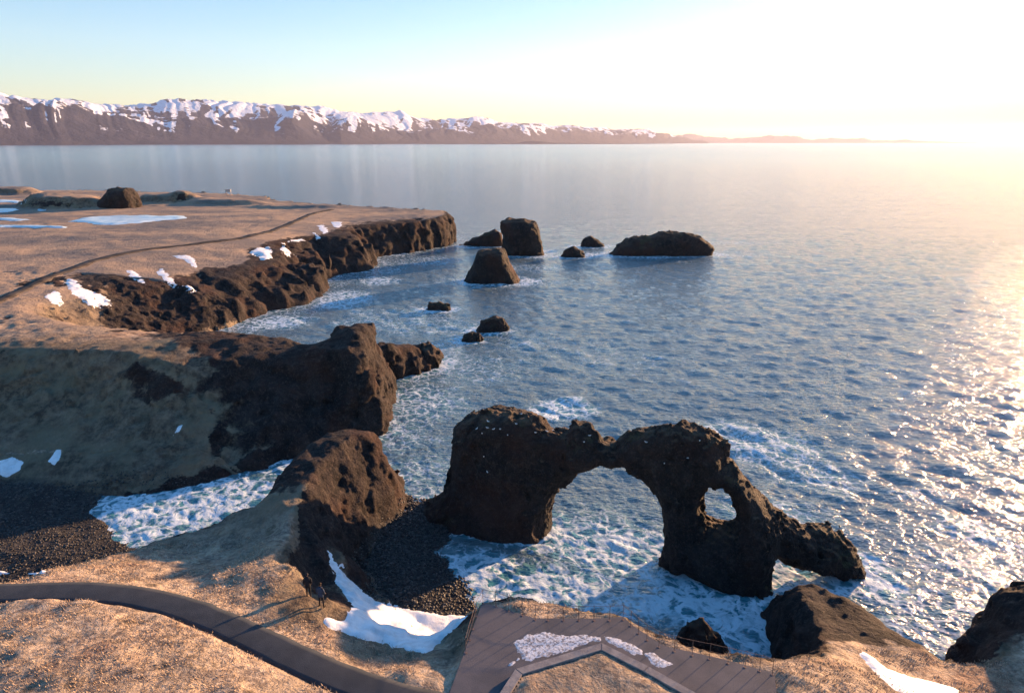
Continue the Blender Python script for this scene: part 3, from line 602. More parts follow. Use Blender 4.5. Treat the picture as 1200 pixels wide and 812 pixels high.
# ------------------------------------------------------------------ mountains across the bay
def mountain_material():
    b = NB('mountain_ground')
    sn = b.attr('snow')
    n = b.noise(260, 8, .68); n2 = b.noise(90, 6, .7)
    v = b.math('ADD', sn, b.math('MULTIPLY', b.math('SUBTRACT', n, .5), 1.5)); v = b.math('ADD', v, b.math('MULTIPLY', b.math('SUBTRACT', n2, .5), .9))
    m = b.ramp(v, .42, .62)
    rk = b.mix(b.ramp(b.noise(420, 6, .6), .35, .65), (.018, .023, .042), (.042, .042, .060))
    c = b.mix(m, rk, (.68, .73, .82))
    return b.done(b.bsdf(c, .9, b.bump(b.noise(150, 7, .65), 45, 1.0), spec=.1))
M_MT = mountain_material()
def azel(px, py):
    d = ray(px, py); return math.atan2(d[0], d[1]), math.atan2(d[2], math.hypot(d[0], d[1]))
def range_mesh(name, crests, r_shore, x0, x1, nc, snowbase, seed, depth=1.0):
    """crests: list of (offset in metres behind the shore, [(px, py), ...], roughness in metres)"""
    pxs = np.linspace(x0, x1, nc); azs = np.array([azel(p, 165)[0] for p in pxs]); r0 = np.interp(pxs, *r_shore)
    offs = [0.0]; hs = [np.zeros(nc) - 4]; rg = [0.0]
    for off, line, rough in crests:
        py = np.interp(pxs, [p[0] for p in line], [p[1] for p in line]); py = np.convolve(np.pad(py, 4, 'edge'), np.array([1, 2, 3, 4, 5, 4, 3, 2, 1]) / 25., 'valid') + fbm(pxs, 0 * pxs + off, 0 * pxs, 17, 4, .6, ridge=True) * min(3.6, .35 + depth * 3.2) * sstep(0, 6, 167 - py); el = np.array([azel(a, b_)[1] for a, b_ in zip(pxs, py)])
        hs.append(np.maximum((r0 + off * depth) * np.tan(el) + CAMH, -4)); offs.append(off * depth); rg.append(rough)
    offs.append(offs[-1] + 2500 * depth); hs.append(hs[-1] * .4); rg.append(0)
    t = np.concatenate([np.linspace(offs[i], offs[i + 1], 46, endpoint=False) for i in range(len(offs) - 1)] + [[offs[-1]]])
    RG = np.interp(t, offs, rg)
    A, Tm = np.meshgrid(azs, t, indexing='ij'); Rr = r0[:, None] + Tm
    X = np.sin(A) * Rr; Y = np.cos(A) * Rr
    u = A * 13000.0
    tcs = np.array(offs[1:-1]); away = 1 - np.exp(-np.abs(t[:, None] - tcs[None]).min(1) / 420)
    away = away * np.clip(t / 900, 0, 1)
    wp_ = pxs[:, None] + 26 * fbm(X, Y, 0 * X + 2, 1500, 3) * away[None, :]
    hg = np.stack([np.interp(wp_, pxs, h) for h in hs], -1)
    Tw = np.clip(Tm + 520 * fbm(X, Y, 0 * X + 6, 2200, 3) * away[None, :], 0, offs[-1]); Hh = np.zeros(X.shape)
    for q in range(len(offs) - 1):
        f_ = np.clip((Tw - offs[q]) / (offs[q + 1] - offs[q]), 0, 1); ins_ = (Tw >= offs[q]) & (Tw <= offs[q + 1])
        Hh = np.where(ins_, hg[..., q] * (1 - f_) + hg[..., q + 1] * f_, Hh)
    # a shallow trough between the crests so that the back range shows as slopes of its own
    if len(tcs) > 1: Hh = Hh - 150 * np.exp(-((Tm - (tcs[0] + (tcs[1] - tcs[0]) * .35)) / (tcs[1] * .16)) ** 2) * np.clip(Hh / 300, 0, 1)
    hn = np.clip(Hh / 220, 0, 1)
    wu = u + 260 * fbm(X, Y, 0 * X, 1800, 2)
    gul = fbm(wu, Tm * .22, 0 * X + seed, 800, 3, .5, ridge=True)
    gul2 = fbm(wu, Tm * .15, 0 * X + seed + 3, 300, 2, .5, ridge=True)
    big = fbm(X, Y, 0 * X + seed + 9, 1900, 3)
    face = np.clip(1 - Tm / (offs[1] + 1), 0, 1) if len(offs) > 2 else 0 * Tm
    Z = Hh + hn * (gul * 110 * (.25 + face) + gul2 * 22 * (.3 + face) + big * 30) * RGs(RG)
    Z = np.minimum(Z, Hh + 14 * hn)
    Z += np.where(Tm < 900, 0, 0)
    Zs = snowbase(pxs)[:, None]
    sn = np.clip(.5 + (Z - Zs) / 420 - .30 * gul * face - .36 * gul2 * (.3 + face) + .25 * big, 0, 1) * sstep(40, 160, Z)
    stk = fbm(wu * 1.0, Tm * .045, 0 * X + seed + 20, 130, 3, .6); rk_ = fbm(X, Y, 0 * X + seed + 30, 700, 4, .65)
    if snowbase(pxs).max() < 800: sn = np.clip(sn + 1.0 * sstep(.0, .16, stk) * sstep(90, 330, Z) * sstep(.0, .2, rk_ + .2) - .9 * sstep(.05, .3, rk_ + .25 * gul2) * (Z > 0), 0, 1)
    I = np.arange(nc * len(t)).reshape(nc, len(t))
    Q = np.stack([I[:-1, :-1], I[1:, :-1], I[1:, 1:], I[:-1, 1:]], -1).reshape(-1, 4)[:, ::-1]
    o = mesh_obj(name, np.c_[X.ravel(), Y.ravel(), Z.ravel()], Q, M_MT); prop(o, kind='structure'); vattr(o, 'snow', sn.ravel())
    return o
def RGs(rg): return np.clip(rg, 0, 1.5)[None, :]
BACK = [(-700, 108), (-300, 112), (-100, 104), (0, 108), (30, 113), (60, 118), (75, 114), (100, 118), (130, 122), (155, 123), (180, 122), (200, 117), (235, 116), (260, 118), (300, 120), (345, 123), (360, 125), (385, 124), (400, 128), (420, 132), (445, 130), (460, 131), (472, 129), (478, 134), (490, 137), (510, 141), (530, 139), (560, 136), (590, 142), (615, 143), (640, 146), (665, 145), (690, 148), (720, 151), (745, 150), (770, 154), (785, 158), (800, 163), (830, 168)]
FRONT = [(-700, 120), (0, 119), (40, 123), (75, 116), (90, 121), (130, 131), (165, 137), (200, 139), (240, 136), (290, 139), (320, 137), (350, 126), (362, 134), (385, 152), (398, 140), (420, 134), (440, 143), (465, 156), (500, 152), (540, 148), (570, 146), (600, 148), (615, 143), (640, 150), (680, 151), (715, 152), (760, 154), (790, 160), (830, 168)]
range_mesh('mountains', [(1600, FRONT, 1.0), (5200, BACK, .45)], ([-700, 0, 400, 600, 830], [11000, 11500, 14000, 18000, 26000]), -700, 830, 1100,
           lambda p: np.interp(p, [-700, 0, 300, 385, 500, 600, 830], [650, 640, 580, 510, 440, 390, 390]), 3)
FAR = [(740, 166), (770, 162), (790, 158), (806, 156.5), (820, 159), (850, 160), (870, 162), (885, 160), (900, 158.5), (912, 159), (930, 158), (940, 161), (965, 162), (985, 161), (1010, 161), (1025, 163), (1060, 163.5), (1080, 165), (1110, 166.5), (1160, 168)]
range_mesh('mountains', [(3000, FAR, .5)], ([740, 1160], [36000, 44000]), 740, 1160, 420, lambda p: np.full(len(p), 900.0), 8)
LOWC = [(440, 170), (560, 168.5), (606, 168.4), (615, 165.6), (628, 165.2), (640, 167.6), (700, 168.2), (790, 169)]
range_mesh('low_coast', [(900, LOWC, .15)], ([430, 790], [13000, 15000]), 430, 790, 300, lambda p: np.full(len(p), 900.0), 5, .6)
print('mountains', round(time.time() - T00, 1))

# ------------------------------------------------------------------ path, trail, viewing platform
b = NB('asphalt'); n = b.noise(.05, 3, .7); n2 = b.noise(1.3, 5, .6); n3 = b.noise(5, 3, .5)
c = b.mix(b.ramp(n2, .35, .65), (.024, .031, .042), (.037, .044, .056)); c = b.mix(b.math('MULTIPLY', b.ramp(n3, .45, .65), .5), c, (.052, .053, .058))
M_ASPH = b.done(b.bsdf(c, .85, b.bump(n, .02, .8), spec=.3))
b = NB('platform_paving'); n = b.noise(.06, 3, .7); n2 = b.noise(1.6, 5, .6); n3 = b.noise(4.5, 3, .5)
c = b.mix(b.ramp(n2, .35, .65), (.066, .068, .082), (.10, .098, .112)); c = b.mix(b.math('MULTIPLY', b.ramp(n3, .45, .6), .5), c, (.12, .108, .116))
M_PLAT = b.done(b.bsdf(c, .85, b.bump(b.math('ADD', n, b.math('MULTIPLY', n2, .5)), .02, .8), spec=.3))
b = NB('kerb_stone'); n2 = b.noise(.6, 6, .65)
c = b.mix(b.ramp(n2, .35, .65), (.17, .155, .16), (.26, .235, .23)); M_KERB = b.done(b.bsdf(c, .85, b.bump(b.noise(.1, 5, .7), .02, 1.0), spec=.3))
b = NB('trail_soil'); c = b.mix(b.ramp(b.noise(2.5, 5, .6), .4, .6), (.04, .035, .034), (.085, .07, .062)); M_TRAIL = b.done(b.bsdf(c, .95, spec=.1))

def smooth_line(pts, step):
    P = np.array(pts, float)
    for _ in range(3):
        Q = [P[0]]
        for i in range(len(P) - 1): Q += [P[i] * .75 + P[i + 1] * .25, P[i] * .25 + P[i + 1] * .75]
        P = np.array(Q + [P[-1]])
    d = np.r_[0, np.cumsum(np.hypot(*np.diff(P, axis=0).T))]; s = np.arange(0, d[-1], step)
    return np.c_[np.interp(s, d, P[:, 0]), np.interp(s, d, P[:, 1])]
def ribbon(name, pts, wid, step, zf, m, nx=6, edge=.12, thick=.2, crown=.03):
    L = smooth_line(pts, step); T = np.gradient(L, axis=0); T /= np.linalg.norm(T, axis=1)[:, None]; N = np.c_[-T[:, 1], T[:, 0]]
    V = []
    for i in range(len(L)):
        wl = wid / 2 + edge * float(fbm(np.array([i * step]), np.array([0.]), np.array([3.]), 1.5, 2)[0]); wr = wid / 2 + edge * float(fbm(np.array([i * step]), np.array([50.]), np.array([3.]), 1.5, 2)[0])
        row = []
        for j in range(nx + 1):
            t = j / nx * 2 - 1; p = L[i] + N[i] * (t * (wl if t < 0 else wr)); row.append((p[0], p[1], zf(p[0], p[1]) + crown * (1 - t * t)))
        row = [(row[0][0], row[0][1], row[0][2] - thick)] + row + [(row[-1][0], row[-1][1], row[-1][2] - thick)]
        V += row
    k = nx + 3; F = [[i * k + j, i * k + j + 1, (i + 1) * k + j + 1, (i + 1) * k + j] for i in range(len(L) - 1) for j in range(k - 1)]
    o = mesh_obj(name, np.array(V), np.array(F), m)
    if o.data.polygons[k * 3 + nx // 2].normal.z < 0: o.data.flip_normals()
    return o
prop(ribbon('path', PATH, 1.95, .3, lambda x, y: 8.985, M_ASPH), kind='structure')
def trail_z(x, y):
    z = drop(x, y); return (z if z is not None else 11) + .12
prop(ribbon('trail', TRAIL, 2.2, 1.5, trail_z, M_TRAIL, nx=3, edge=.5, thick=.5, crown=.05), kind='structure')

def tri_fill(P):
    bm = bmesh.new(); vs = [bm.verts.new((p[0], p[1], 0)) for p in P]; f = bm.faces.new(vs); bmesh.ops.triangulate(bm, faces=[f])
    T = [[v.index for v in f.verts] for f in bm.faces]; bm.verts.index_update(); T = [[v.index for v in f.verts] for f in bm.faces]; bm.free(); return T
def slab(name, P, z0, z1, m, parent=None, bevel=.02, org=(0, 0)):
    bm = bmesh.new(); vs = [bm.verts.new((p[0] - org[0], p[1] - org[1], z0)) for p in P]; f = bm.faces.new(vs)
    r = bmesh.ops.extrude_face_region(bm, geom=[f]); bmesh.ops.translate(bm, verts=[v for v in r['geom'] if isinstance(v, bmesh.types.BMVert)], vec=(0, 0, z1 - z0))
    bmesh.ops.recalc_face_normals(bm, faces=bm.faces)
    if bevel: bmesh.ops.bevel(bm, geom=[e for e in bm.edges if abs(e.verts[0].co.z - e.verts[1].co.z) < .001], offset=bevel, segments=2, affect='EDGES')
    me = bpy.data.meshes.new(name); bm.to_mesh(me); bm.free(); me.materials.append(m)
    o = bpy.data.objects.new(name, me); COL.objects.link(o)
    if parent: o.parent = parent
    return o
prop(slab('viewing_platform', PLAT, 8.55, 9.0, M_PLAT), kind='structure')
# raised bed of grass inside a low kerb wall
KO = [w2(585, 812, 9.3), w2(604, 783, 9.3), w2(705, 752.5, 9.3), w2(760, 780, 9.3), w2(835, 822, 9.3), w2(905, 870, 9.3), w2(850, 960, 9.3), w2(520, 940, 9.3)]
cx, cy = np.mean(KO, axis=0)
def inset(P, d):
    P = np.array(P); n = len(P); out = []
    ar = sum(P[i][0] * P[(i + 1) % n][1] - P[(i + 1) % n][0] * P[i][1] for i in range(n)); sg = 1 if ar > 0 else -1
    for i in range(n):
        a, b_, c_ = P[i - 1], P[i], P[(i + 1) % n]
        e1 = (b_ - a) / np.linalg.norm(b_ - a); e2 = (c_ - b_) / np.linalg.norm(c_ - b_)
        n1 = np.array([-e1[1], e1[0]]) * sg; n2_ = np.array([-e2[1], e2[0]]) * sg; m_ = (n1 + n2_); m_ /= np.linalg.norm(m_)
        out.append(b_ + m_ * d / max(.4, m_ @ n1))
    return np.array(out)
KI = inset(KO, .52)
bed = empty('raised_bed', (cx, cy, 9.0), 'raised bed of dry grass inside a low grey kerb wall on the platform', 'planting bed')
n_ = len(KO)
for i in range(n_):       # kerb lengths butt end to end
    a, b_, c_, d_ = KO[i], KO[(i + 1) % n_], KI[(i + 1) % n_], KI[i]
    def sh(p, q): e = (q - p) / np.linalg.norm(q - p) * .006; return p + e, q - e
    a, b_ = sh(a, b_); d_, c_ = sh(np.array(d_), np.array(c_))
    k = slab('kerb', [a, b_, c_, d_], 0, .3, M_KERB, bed, .02, (cx, cy))
gx_ = np.arange(KO_min := min(p[0] for p in KI), max(p[0] for p in KI), .12); gy_ = np.arange(min(p[1] for p in KI), max(p[1] for p in KI), .12)
GX, GY = np.meshgrid(gx_, gy_, indexing='ij'); s_ = poly_sd(GX, GY, KI)
GZ = .20 + .16 * sstep(0, .8, s_) + .07 * fbm(GX, GY, 0 * GX, .9, 3)
I = np.arange(GX.size).reshape(GX.shape); Q = np.stack([I[:-1, :-1], I[1:, :-1], I[1:, 1:], I[:-1, 1:]], -1).reshape(-1, 4)
okv = (s_ > -.02).ravel(); Q = Q[okv[Q].all(1)]
used = np.unique(Q); remap = np.full(GX.size, -1); remap[used] = np.arange(len(used))
turf = mesh_obj('turf', np.c_[GX.ravel() - cx, GY.ravel() - cy, GZ.ravel()][used], remap[Q], M_LAND, bed)

# railing along the cliff edge: posts and two rails
b = NB('rusty_steel'); M_STEEL = b.done(b.bsdf(b.mix(b.ramp(b.noise(.08, 4, .6), .4, .6), (.10, .05, .038), (.20, .13, .11)), .6, spec=.5))
def tube(bm, p, q, r, n=6):
    p, q = Vector(p), Vector(q); ax = (q - p).normalized(); u = ax.orthogonal().normalized(); v = ax.cross(u); ra = []
    for c in (p, q): ra.append([bm.verts.new(c + (u * math.cos(2 * math.pi * i / n) + v * math.sin(2 * math.pi * i / n)) * r) for i in range(n)])
    for i in range(n): bm.faces.new((ra[0][i], ra[0][(i + 1) % n], ra[1][(i + 1) % n], ra[1][i]))
    bm.faces.new(ra[0][::-1]); bm.faces.new(ra[1])
def bm_obj(name, bm, m, parent=None, smooth=False):
    bmesh.ops.recalc_face_normals(bm, faces=bm.faces)
    me = bpy.data.meshes.new(name); bm.to_mesh(me); bm.free(); me.materials.append(m)
    if smooth: me.polygons.foreach_set('use_smooth', np.ones(len(me.polygons), dtype=bool))
    o = bpy.data.objects.new(name, me); COL.objects.link(o)
    if parent: o.parent = parent
    return o
POSTS = [(546, 765), (550, 750), (554, 737), (558, 722), (566, 707), (581, 710), (596, 715.5), (612, 721), (627, 726), (642, 727), (660, 727), (678, 727), (696, 727), (714, 727), (730, 726), (739, 733), (748, 742), (758, 750), (772, 758), (790, 763), (811, 768), (831, 772), (853, 777), (873, 781.5), (890, 786), (905, 790)]
fp = [Vector(W(a, b_, 9.0)) for a, b_ in POSTS]
rail = empty('railing', fp[0], 'thin rusty metal railing with many posts along the sea edge of the platform', 'railing')
bm = bmesh.new(); tube(bm, (0, 0, 0), (0, 0, 1.08), .016); tube(bm, (0, 0, 0), (0, 0, .02), .09)
post0 = bm_obj('post', bm, M_STEEL, rail)
for i, p in enumerate(fp):
    o = post0 if i == 0 else post0.copy()
    if i: COL.objects.link(o); o.parent = rail
    o.location = p - fp[0]; o.rotation_euler = (random.uniform(-.03, .03), random.uniform(-.03, .03), 0)
for hh in (1.05, .55):
    bm = bmesh.new(); ext = fp + [Vector(W(912, 792, 9.0)), Vector(W(940, 793, 8.9))]
    for a, b_ in zip(ext[:-1], ext[1:]):
        mdl = (a + b_) / 2 - fp[0] + Vector((0, 0, hh - .02)); tube(bm, a - fp[0] + Vector((0, 0, hh)), mdl,   .011 if hh > 1 else .008); tube(bm, mdl, b_ - fp[0] + Vector((0, 0, hh)), .011 if hh > 1 else .008)
    bm_obj('rail', bm, M_STEEL, rail)

# ------------------------------------------------------------------ snow and ice lying on the ground
b = NB('old_snow'); c = b.mix(b.ramp(b.noise(.9, 6, .65), .4, .68), (.80, .82, .86), (.62, .63, .66)); M_SNOW = b.done(b.bsdf(c, .6, b.bump(b.math('ADD', b.noise(.5, 6, .65), b.noise(2.2, 3, .5)), .07, 1.0), spec=.3))
b = NB('slush'); c = b.mix(b.ramp(b.noise(.16, 5, .7), .45, .6), (.58, .61, .68), (.20, .19, .21)); M_SLUSH = b.done(b.bsdf(c, .6, b.bump(b.noise(.14, 5, .7), .04, 1.0), spec=.3))
b = NB('pond_ice'); c = b.mix(b.ramp(b.noise(3, 5, .6), .4, .7), (.48, .62, .70), (.70, .77, .80)); M_ICE = b.done(b.bsdf(c, .3, b.bump(b.noise(.6, 4, .6), .03, 1.0), spec=.5))
def patch(name, outline, label, cat, thick=.16, step=.16, m=M_SNOW, rag=.35, rs=.9, kind=None, fl=None, group=None):
    P = []
    n = len(outline)
    for i in range(n):
        a, b_ = outline[i], outline[(i + 1) % n]
        for t in (0, .5):
            h = shoot(a[0] * (1 - t) + b_[0] * t, a[1] * (1 - t) + b_[1] * t) if fl is None else W(a[0] * (1 - t) + b_[0] * t, a[1] * (1 - t) + b_[1] * t, fl)
            if h is not None: P.append((h[0], h[1]))
    P = np.array(P); x0, y0 = P.min(0) - 1; x1, y1 = P.max(0) + 1
    X, Y = np.meshgrid(np.arange(x0, x1, step), np.arange(y0, y1, step), indexing='ij')
    s = poly_sd(X, Y, P) - rag * .25 + rag * fbm(X, Y, 0 * X + 5, rs, 4, .6)
    ins = s > -step * 1.5
    Z = np.zeros(X.shape); bad = np.zeros(X.shape, bool)
    for i, j in zip(*np.nonzero(ins)):
        z = fl if fl is not None else drop(X[i, j], Y[i, j])
        if z is None: bad[i, j] = True; z = 0
        Z[i, j] = z
    Z += thick * (sstep(-step * .8, step * 3.5, s) * 1.35 - .35) + thick * .3 * fbm(X, Y, 0 * X, 1.3, 2)
    ok = (ins & ~bad).ravel(); I = np.arange(X.size).reshape(X.shape)
    Q = np.stack([I[:-1, :-1], I[1:, :-1], I[1:, 1:], I[:-1, 1:]], -1).reshape(-1, 4); Q = Q[ok[Q].all(1)]
    if len(Q) == 0: print('EMPTY PATCH', label); return
    used = np.unique(Q); remap = np.full(X.size, -1); remap[used] = np.arange(len(used))
    V = np.c_[X.ravel(), Y.ravel(), Z.ravel()][used]; c = V.mean(0)
    o = mesh_obj(name, V - c, remap[Q], m); o.location = c
    return prop(o, label, cat, group, kind)
def sc_(L, k, ox, oy): return [(x / k + ox, y / k + oy) for x, y in L]
patch('snow_patch', sc_([(312, 258), (335, 257), (365, 290), (380, 320), (400, 350), (430, 380), (470, 425), (520, 460), (560, 457), (620, 480), (700, 500), (780, 512), (850, 515), (868, 520), (840, 545), (810, 580), (780, 605), (740, 650), (700, 668), (640, 655), (560, 635), (480, 620), (400, 595), (340, 570), (300, 545), (320, 515), (370, 525), (400, 510), (420, 480), (400, 450), (372, 420), (352, 385), (355, 350), (335, 320), (325, 280)], 3.2233, 280, 560),
      'large curved white snow bank filling the gully beside the two walkers', 'snow patch', thick=.2)
patch('snow_patch', sc_([(465, 470), (490, 457), (530, 480), (600, 530), (700, 565), (800, 590), (890, 615), (935, 635), (930, 670), (820, 690), (700, 665), (600, 615), (540, 565), (500, 515)], 3.75, 880, 640),
      'long white snow bank on the slope at the lower right, right of the platform', 'snow patch', thick=.12)
patch('snow_patch', [(599, 752), (617, 742), (642, 740), (660, 742.5), (683, 742), (703, 745), (706, 750), (690, 756), (650, 768), (622, 776), (612, 772), (606, 765)], 'crusty grey slush on the paving against the upper left kerb of the raised bed', 'snow patch', .02, .07, M_SLUSH, .3, .35, fl=9.0)
patch('snow_patch', [(706, 744), (722, 746), (742, 753), (754, 762), (756, 768), (744, 769), (724, 759), (708, 751)], 'narrow strip of slush just right of the bed corner', 'snow patch', .02, .07, M_SLUSH, .2, .35, fl=9.0)
patch('snow_patch', [(752, 764), (764, 764), (776, 770), (788, 778), (778, 784), (762, 778)], 'oval of slush on the paving, rightmost of the three by the bed', 'snow patch', .02, .07, M_SLUSH, .2, .35, fl=9.0)
patch('snow_patch', [(592, 780), (600, 772), (604, 773), (609, 770), (606, 778), (597, 783)], 'small broken scrap of slush left of the bed corner', 'snow patch', .05, .06, M_SLUSH, .2, .3, fl=9.0)
patch('snow_patch', [(-12, 540), (0, 538), (15, 533), (31, 540), (25, 552), (8, 560), (-8, 558)], 'snow patch at the left picture edge low on the dark headland slope', 'snow patch')
patch('snow_patch', [(55, 540), (66, 525), (73, 526), (72, 540), (62, 546)], 'small upright snow patch right of the one at the left edge, above the stony beach', 'snow patch', rag=.15)
patch('snow_patch', [(203, 508), (209, 498), (216, 496), (213, 504), (207, 509)], 'tiny lone snow fleck in the middle of the dark headland face', 'snow patch', rag=.1)
patch('snow_patch', [(-14, 668), (2, 667.5), (13, 670), (14, 673), (0, 674.5), (-14, 675)], 'thin snow strip between stony beach and grass at the left edge', 'snow patch', .2, .12, rag=.15)
patch('snow_patch', [(29, 671), (40, 669.5), (56, 670), (57, 672.5), (44, 673.5), (31, 674)], 'thin snow sliver on the grass edge, right of the strip at the left edge', 'snow patch', .2, .12, rag=.1)
CS = {'a': ([(150, 765), (190, 752), (225, 765), (235, 800), (205, 812), (160, 790)], 'blunt snow patch left of the longest snow streak, below the trail'),
 'b': ([(220, 725), (240, 705), (270, 715), (300, 745), (330, 755), (400, 790), (385, 812), (330, 814), (290, 790), (240, 755)], 'longest snow streak on the far cliff, slanting down near its left end'),
 'c': ([(430, 680), (470, 678), (500, 700), (522, 738), (480, 720)], 'wedge of snow first to the right of the longest streak'),
 'd': ([(545, 685), (570, 672), (600, 700), (628, 735), (600, 737), (560, 705)], 'slanting snow streak in a dark gully, second right of the longest streak'),
 'e': ([(643, 730), (665, 728), (692, 748), (685, 762), (655, 754)], 'small snow patch lowest of those on the left half of the far cliff'),
 'f': ([(600, 630), (660, 626), (690, 640), (702, 668), (685, 677), (650, 647)], 'hooked snow patch just below the trail, above the slanting gully streak'),
 'g': ([(875, 618), (900, 600), (950, 596), (962, 615), (960, 640), (925, 647)], 'broad rounded snow patch in the middle of the far cliff'),
 'h': ([(980, 600), (1000, 578), (1012, 608), (1040, 630), (1020, 642), (985, 622)], 'forked snow patch just right of the broad rounded one'),
 'i': ([(1110, 524), (1140, 518), (1160, 548), (1135, 554)], 'snow patch near the top of the cliff, where the trail reaches the brink'),
 'j': ([(1003, 578), (1060, 568), (1072, 577), (1020, 585)], 'flat thin snow line above the forked patch'),
 'k': ([(1092, 543), (1115, 552), (1138, 577), (1110, 568)], 'narrow snow streak below the brink patch'),
 'l': ([(525, 710), (545, 710), (555, 725), (535, 726)], 'tiny snow fleck between the wedge and the slanting streak'),
 'm': ([(1160, 511), (1200, 508), (1208, 520), (1195, 532), (1170, 529)], 'rightmost snow patch, up on the dark cliff top')}
for k_, (ol, lab) in CS.items():
    patch('snow_patch', sc_(ol, 3, 0, 90), lab, 'snow patch', .06, .25, rag=.9, rs=1.4)
POND = [([(225, 510), (290, 495), (420, 488), (560, 488), (650, 488), (668, 497), (600, 504), (500, 515), (400, 522), (330, 522), (290, 512)], 'largest pale blue frozen pond on the moor above the far cliff', .8),
 ([(-20, 463), (50, 462), (75, 467), (30, 478), (-20, 479)], 'frozen pond at the left edge below the brown mound', .8),
 ([(-20, 495), (60, 497), (115, 503), (60, 508), (-20, 504)], 'narrow frozen pool between the left edge ponds', .6),
 ([(-20, 523), (100, 523), (245, 528), (240, 533), (100, 531), (-20, 531)], 'long thin strip of ice nearest the trail at the left', .4),
 ([(-20, 433), (60, 434), (95, 438), (40, 443), (-20, 442)], 'farthest thin strip of ice at the left, behind the ponds', .8),
 ([(128, 464), (165, 466), (168, 474), (130, 474)], 'small white ice patch at the foot of the brown mound', .6)]
for ol, lab, st in POND:
    patch('frozen_pond', sc_(ol, 3, 0, 90), lab, 'frozen pond', .35, st, M_ICE, rag=1.2, rs=6)
print('snow', round(time.time() - T00, 1))

# ------------------------------------------------------------------ stones of the two beaches, tufts of grass
ico = bmesh.new(); bmesh.ops.create_icosphere(ico, subdivisions=1, radius=1); IV = np.array([v.co[:] for v in ico.verts]); IF = np.array([[v.index for v in f.verts] for f in ico.faces]); ico.free()
b = NB('beach_stone'); c = b.mix(b.attr('tone'), (.012, .012, .014), (.085, .078, .075)); M_STONE = b.done(b.bsdf(c, .6, spec=.5))
def stones(name, poly, n, lo, hi, seed, ymax=None):
    r = np.random.default_rng(seed); P = np.array(poly); x0, y0 = P.min(0); x1, y1 = P.max(0); V = []; Fs = []; tone = []; c = 0
    x = r.uniform(x0, x1, n * 3); y = r.uniform(y0, y1, n * 3); s = poly_sd(x, y, poly)
    for i in np.nonzero(s > -.4)[0]:
        if c >= n: break
        z = drop(x[i], y[i])
        if z is None or z < -.35 or z > 1.75: continue
        a = lo + (hi - lo) * r.random() ** 3.5; sc = a * r.uniform(.6, 1.2, 3) * (1, 1, .65); th = r.uniform(0, 6.3)
        v = IV * (1 + r.uniform(-.22, .22, (12, 1))) * sc; v = np.c_[v[:, 0] * np.cos(th) - v[:, 1] * np.sin(th), v[:, 0] * np.sin(th) + v[:, 1] * np.cos(th), v[:, 2]]
        V.append(v + (x[i], y[i], z + sc[2] * .45)); Fs.append(IF + 12 * c); tone += [r.random() ** 1.8] * 12; c += 1
    o = mesh_obj(name, np.concatenate(V), np.concatenate(Fs), M_STONE, smooth=False); vattr(o, 'tone', tone)
    print(name, c); return prop(o, kind='stuff')
WB = [(-58, 50)] + [tuple(p) for p in BEACH_W[:8]] + [(-30, 56), (-34, 53), (-44, 50)] ; WB2 = [(-62, 48), (-62, 68), (-46, 68), (-36, 69)] + [tuple(p) for p in BEACH_W[:8]] + [(-31, 55), (-38, 51)]
prop(stones('beach_stones', WB2, 14000, .035, .15, 1), 'dark grey cobbles and small boulders covering the left cove beach', 'cobbles')
prop(stones('beach_stones', BEACH_E, 9500, .04, .17, 2), 'black wet cobbles on the little beach between snow bank and arch', 'cobbles')
b = NB('dry_grass'); c = b.mix(b.attr('tone'), (.24, .17, .12), (.60, .46, .33)); M_GRASS = b.done(b.bsdf(c, .8, spec=.2))
def tufts(n, seed):
    r = np.random.default_rng(seed); V = []; Fs = []; tone = []; k = 0
    x = r.uniform(-36, 32, n * 4); y = r.uniform(27, 58, n * 4)
    inf = (np.abs(x) < y * .84 + 2)
    H, d, dd, bb, beach = height(x, y)
    pat = fbm(x, y, 0 * x, 2.4, 3)
    ok = inf & (d > .6) & (seg_dist(x, y, PATH) > 1.22) & (poly_sd(x, y, PLAT) < -.15) & (H > 3.5) & (pat > -.05) & ~((y > 42.5) & (x < -8) & (x > -18)) & ~((y > 49) & (x < -8)) & ~((x > 17) & (y > 37))
    c = w2(375, 690, 8.3); ok &= np.hypot(x - c[0], (y - c[1]) * .8) > 2.6
    idx = np.nonzero(ok)[0][:n]
    ksd = []
    for i in idx:
        z = drop(x[i], y[i])
        if z is None: continue
        t_ = r.random() * .7
        ex, ey = r.normal(0, .06, 2)
        for q in range(6):
            a = r.uniform(0, 6.3); L = r.uniform(.06, .16); ln = r.uniform(.3, 1.1); p = np.array([x[i] + ex + r.normal(0, .09), y[i] + ey + r.normal(0, .09), z - .03])
            tip = p + np.array([math.cos(a) * ln * L, math.sin(a) * ln * L, L]); sd_ = np.array([-math.sin(a), math.cos(a), 0]) * .028
            V += [p - sd_, p + sd_, tip]; Fs.append([k, k + 1, k + 2]); k += 3; tone += [t_ + r.random() * .3] * 3
    o = mesh_obj('grass_tufts', np.array(V), np.array(Fs), M_GRASS, smooth=False); vattr(o, 'tone', tone); prop(o, kind='stuff')
    print('tufts', len(Fs)); return o
prop(tufts(9000, 4), 'dry straw coloured grass tufts over the near headland', 'grass')

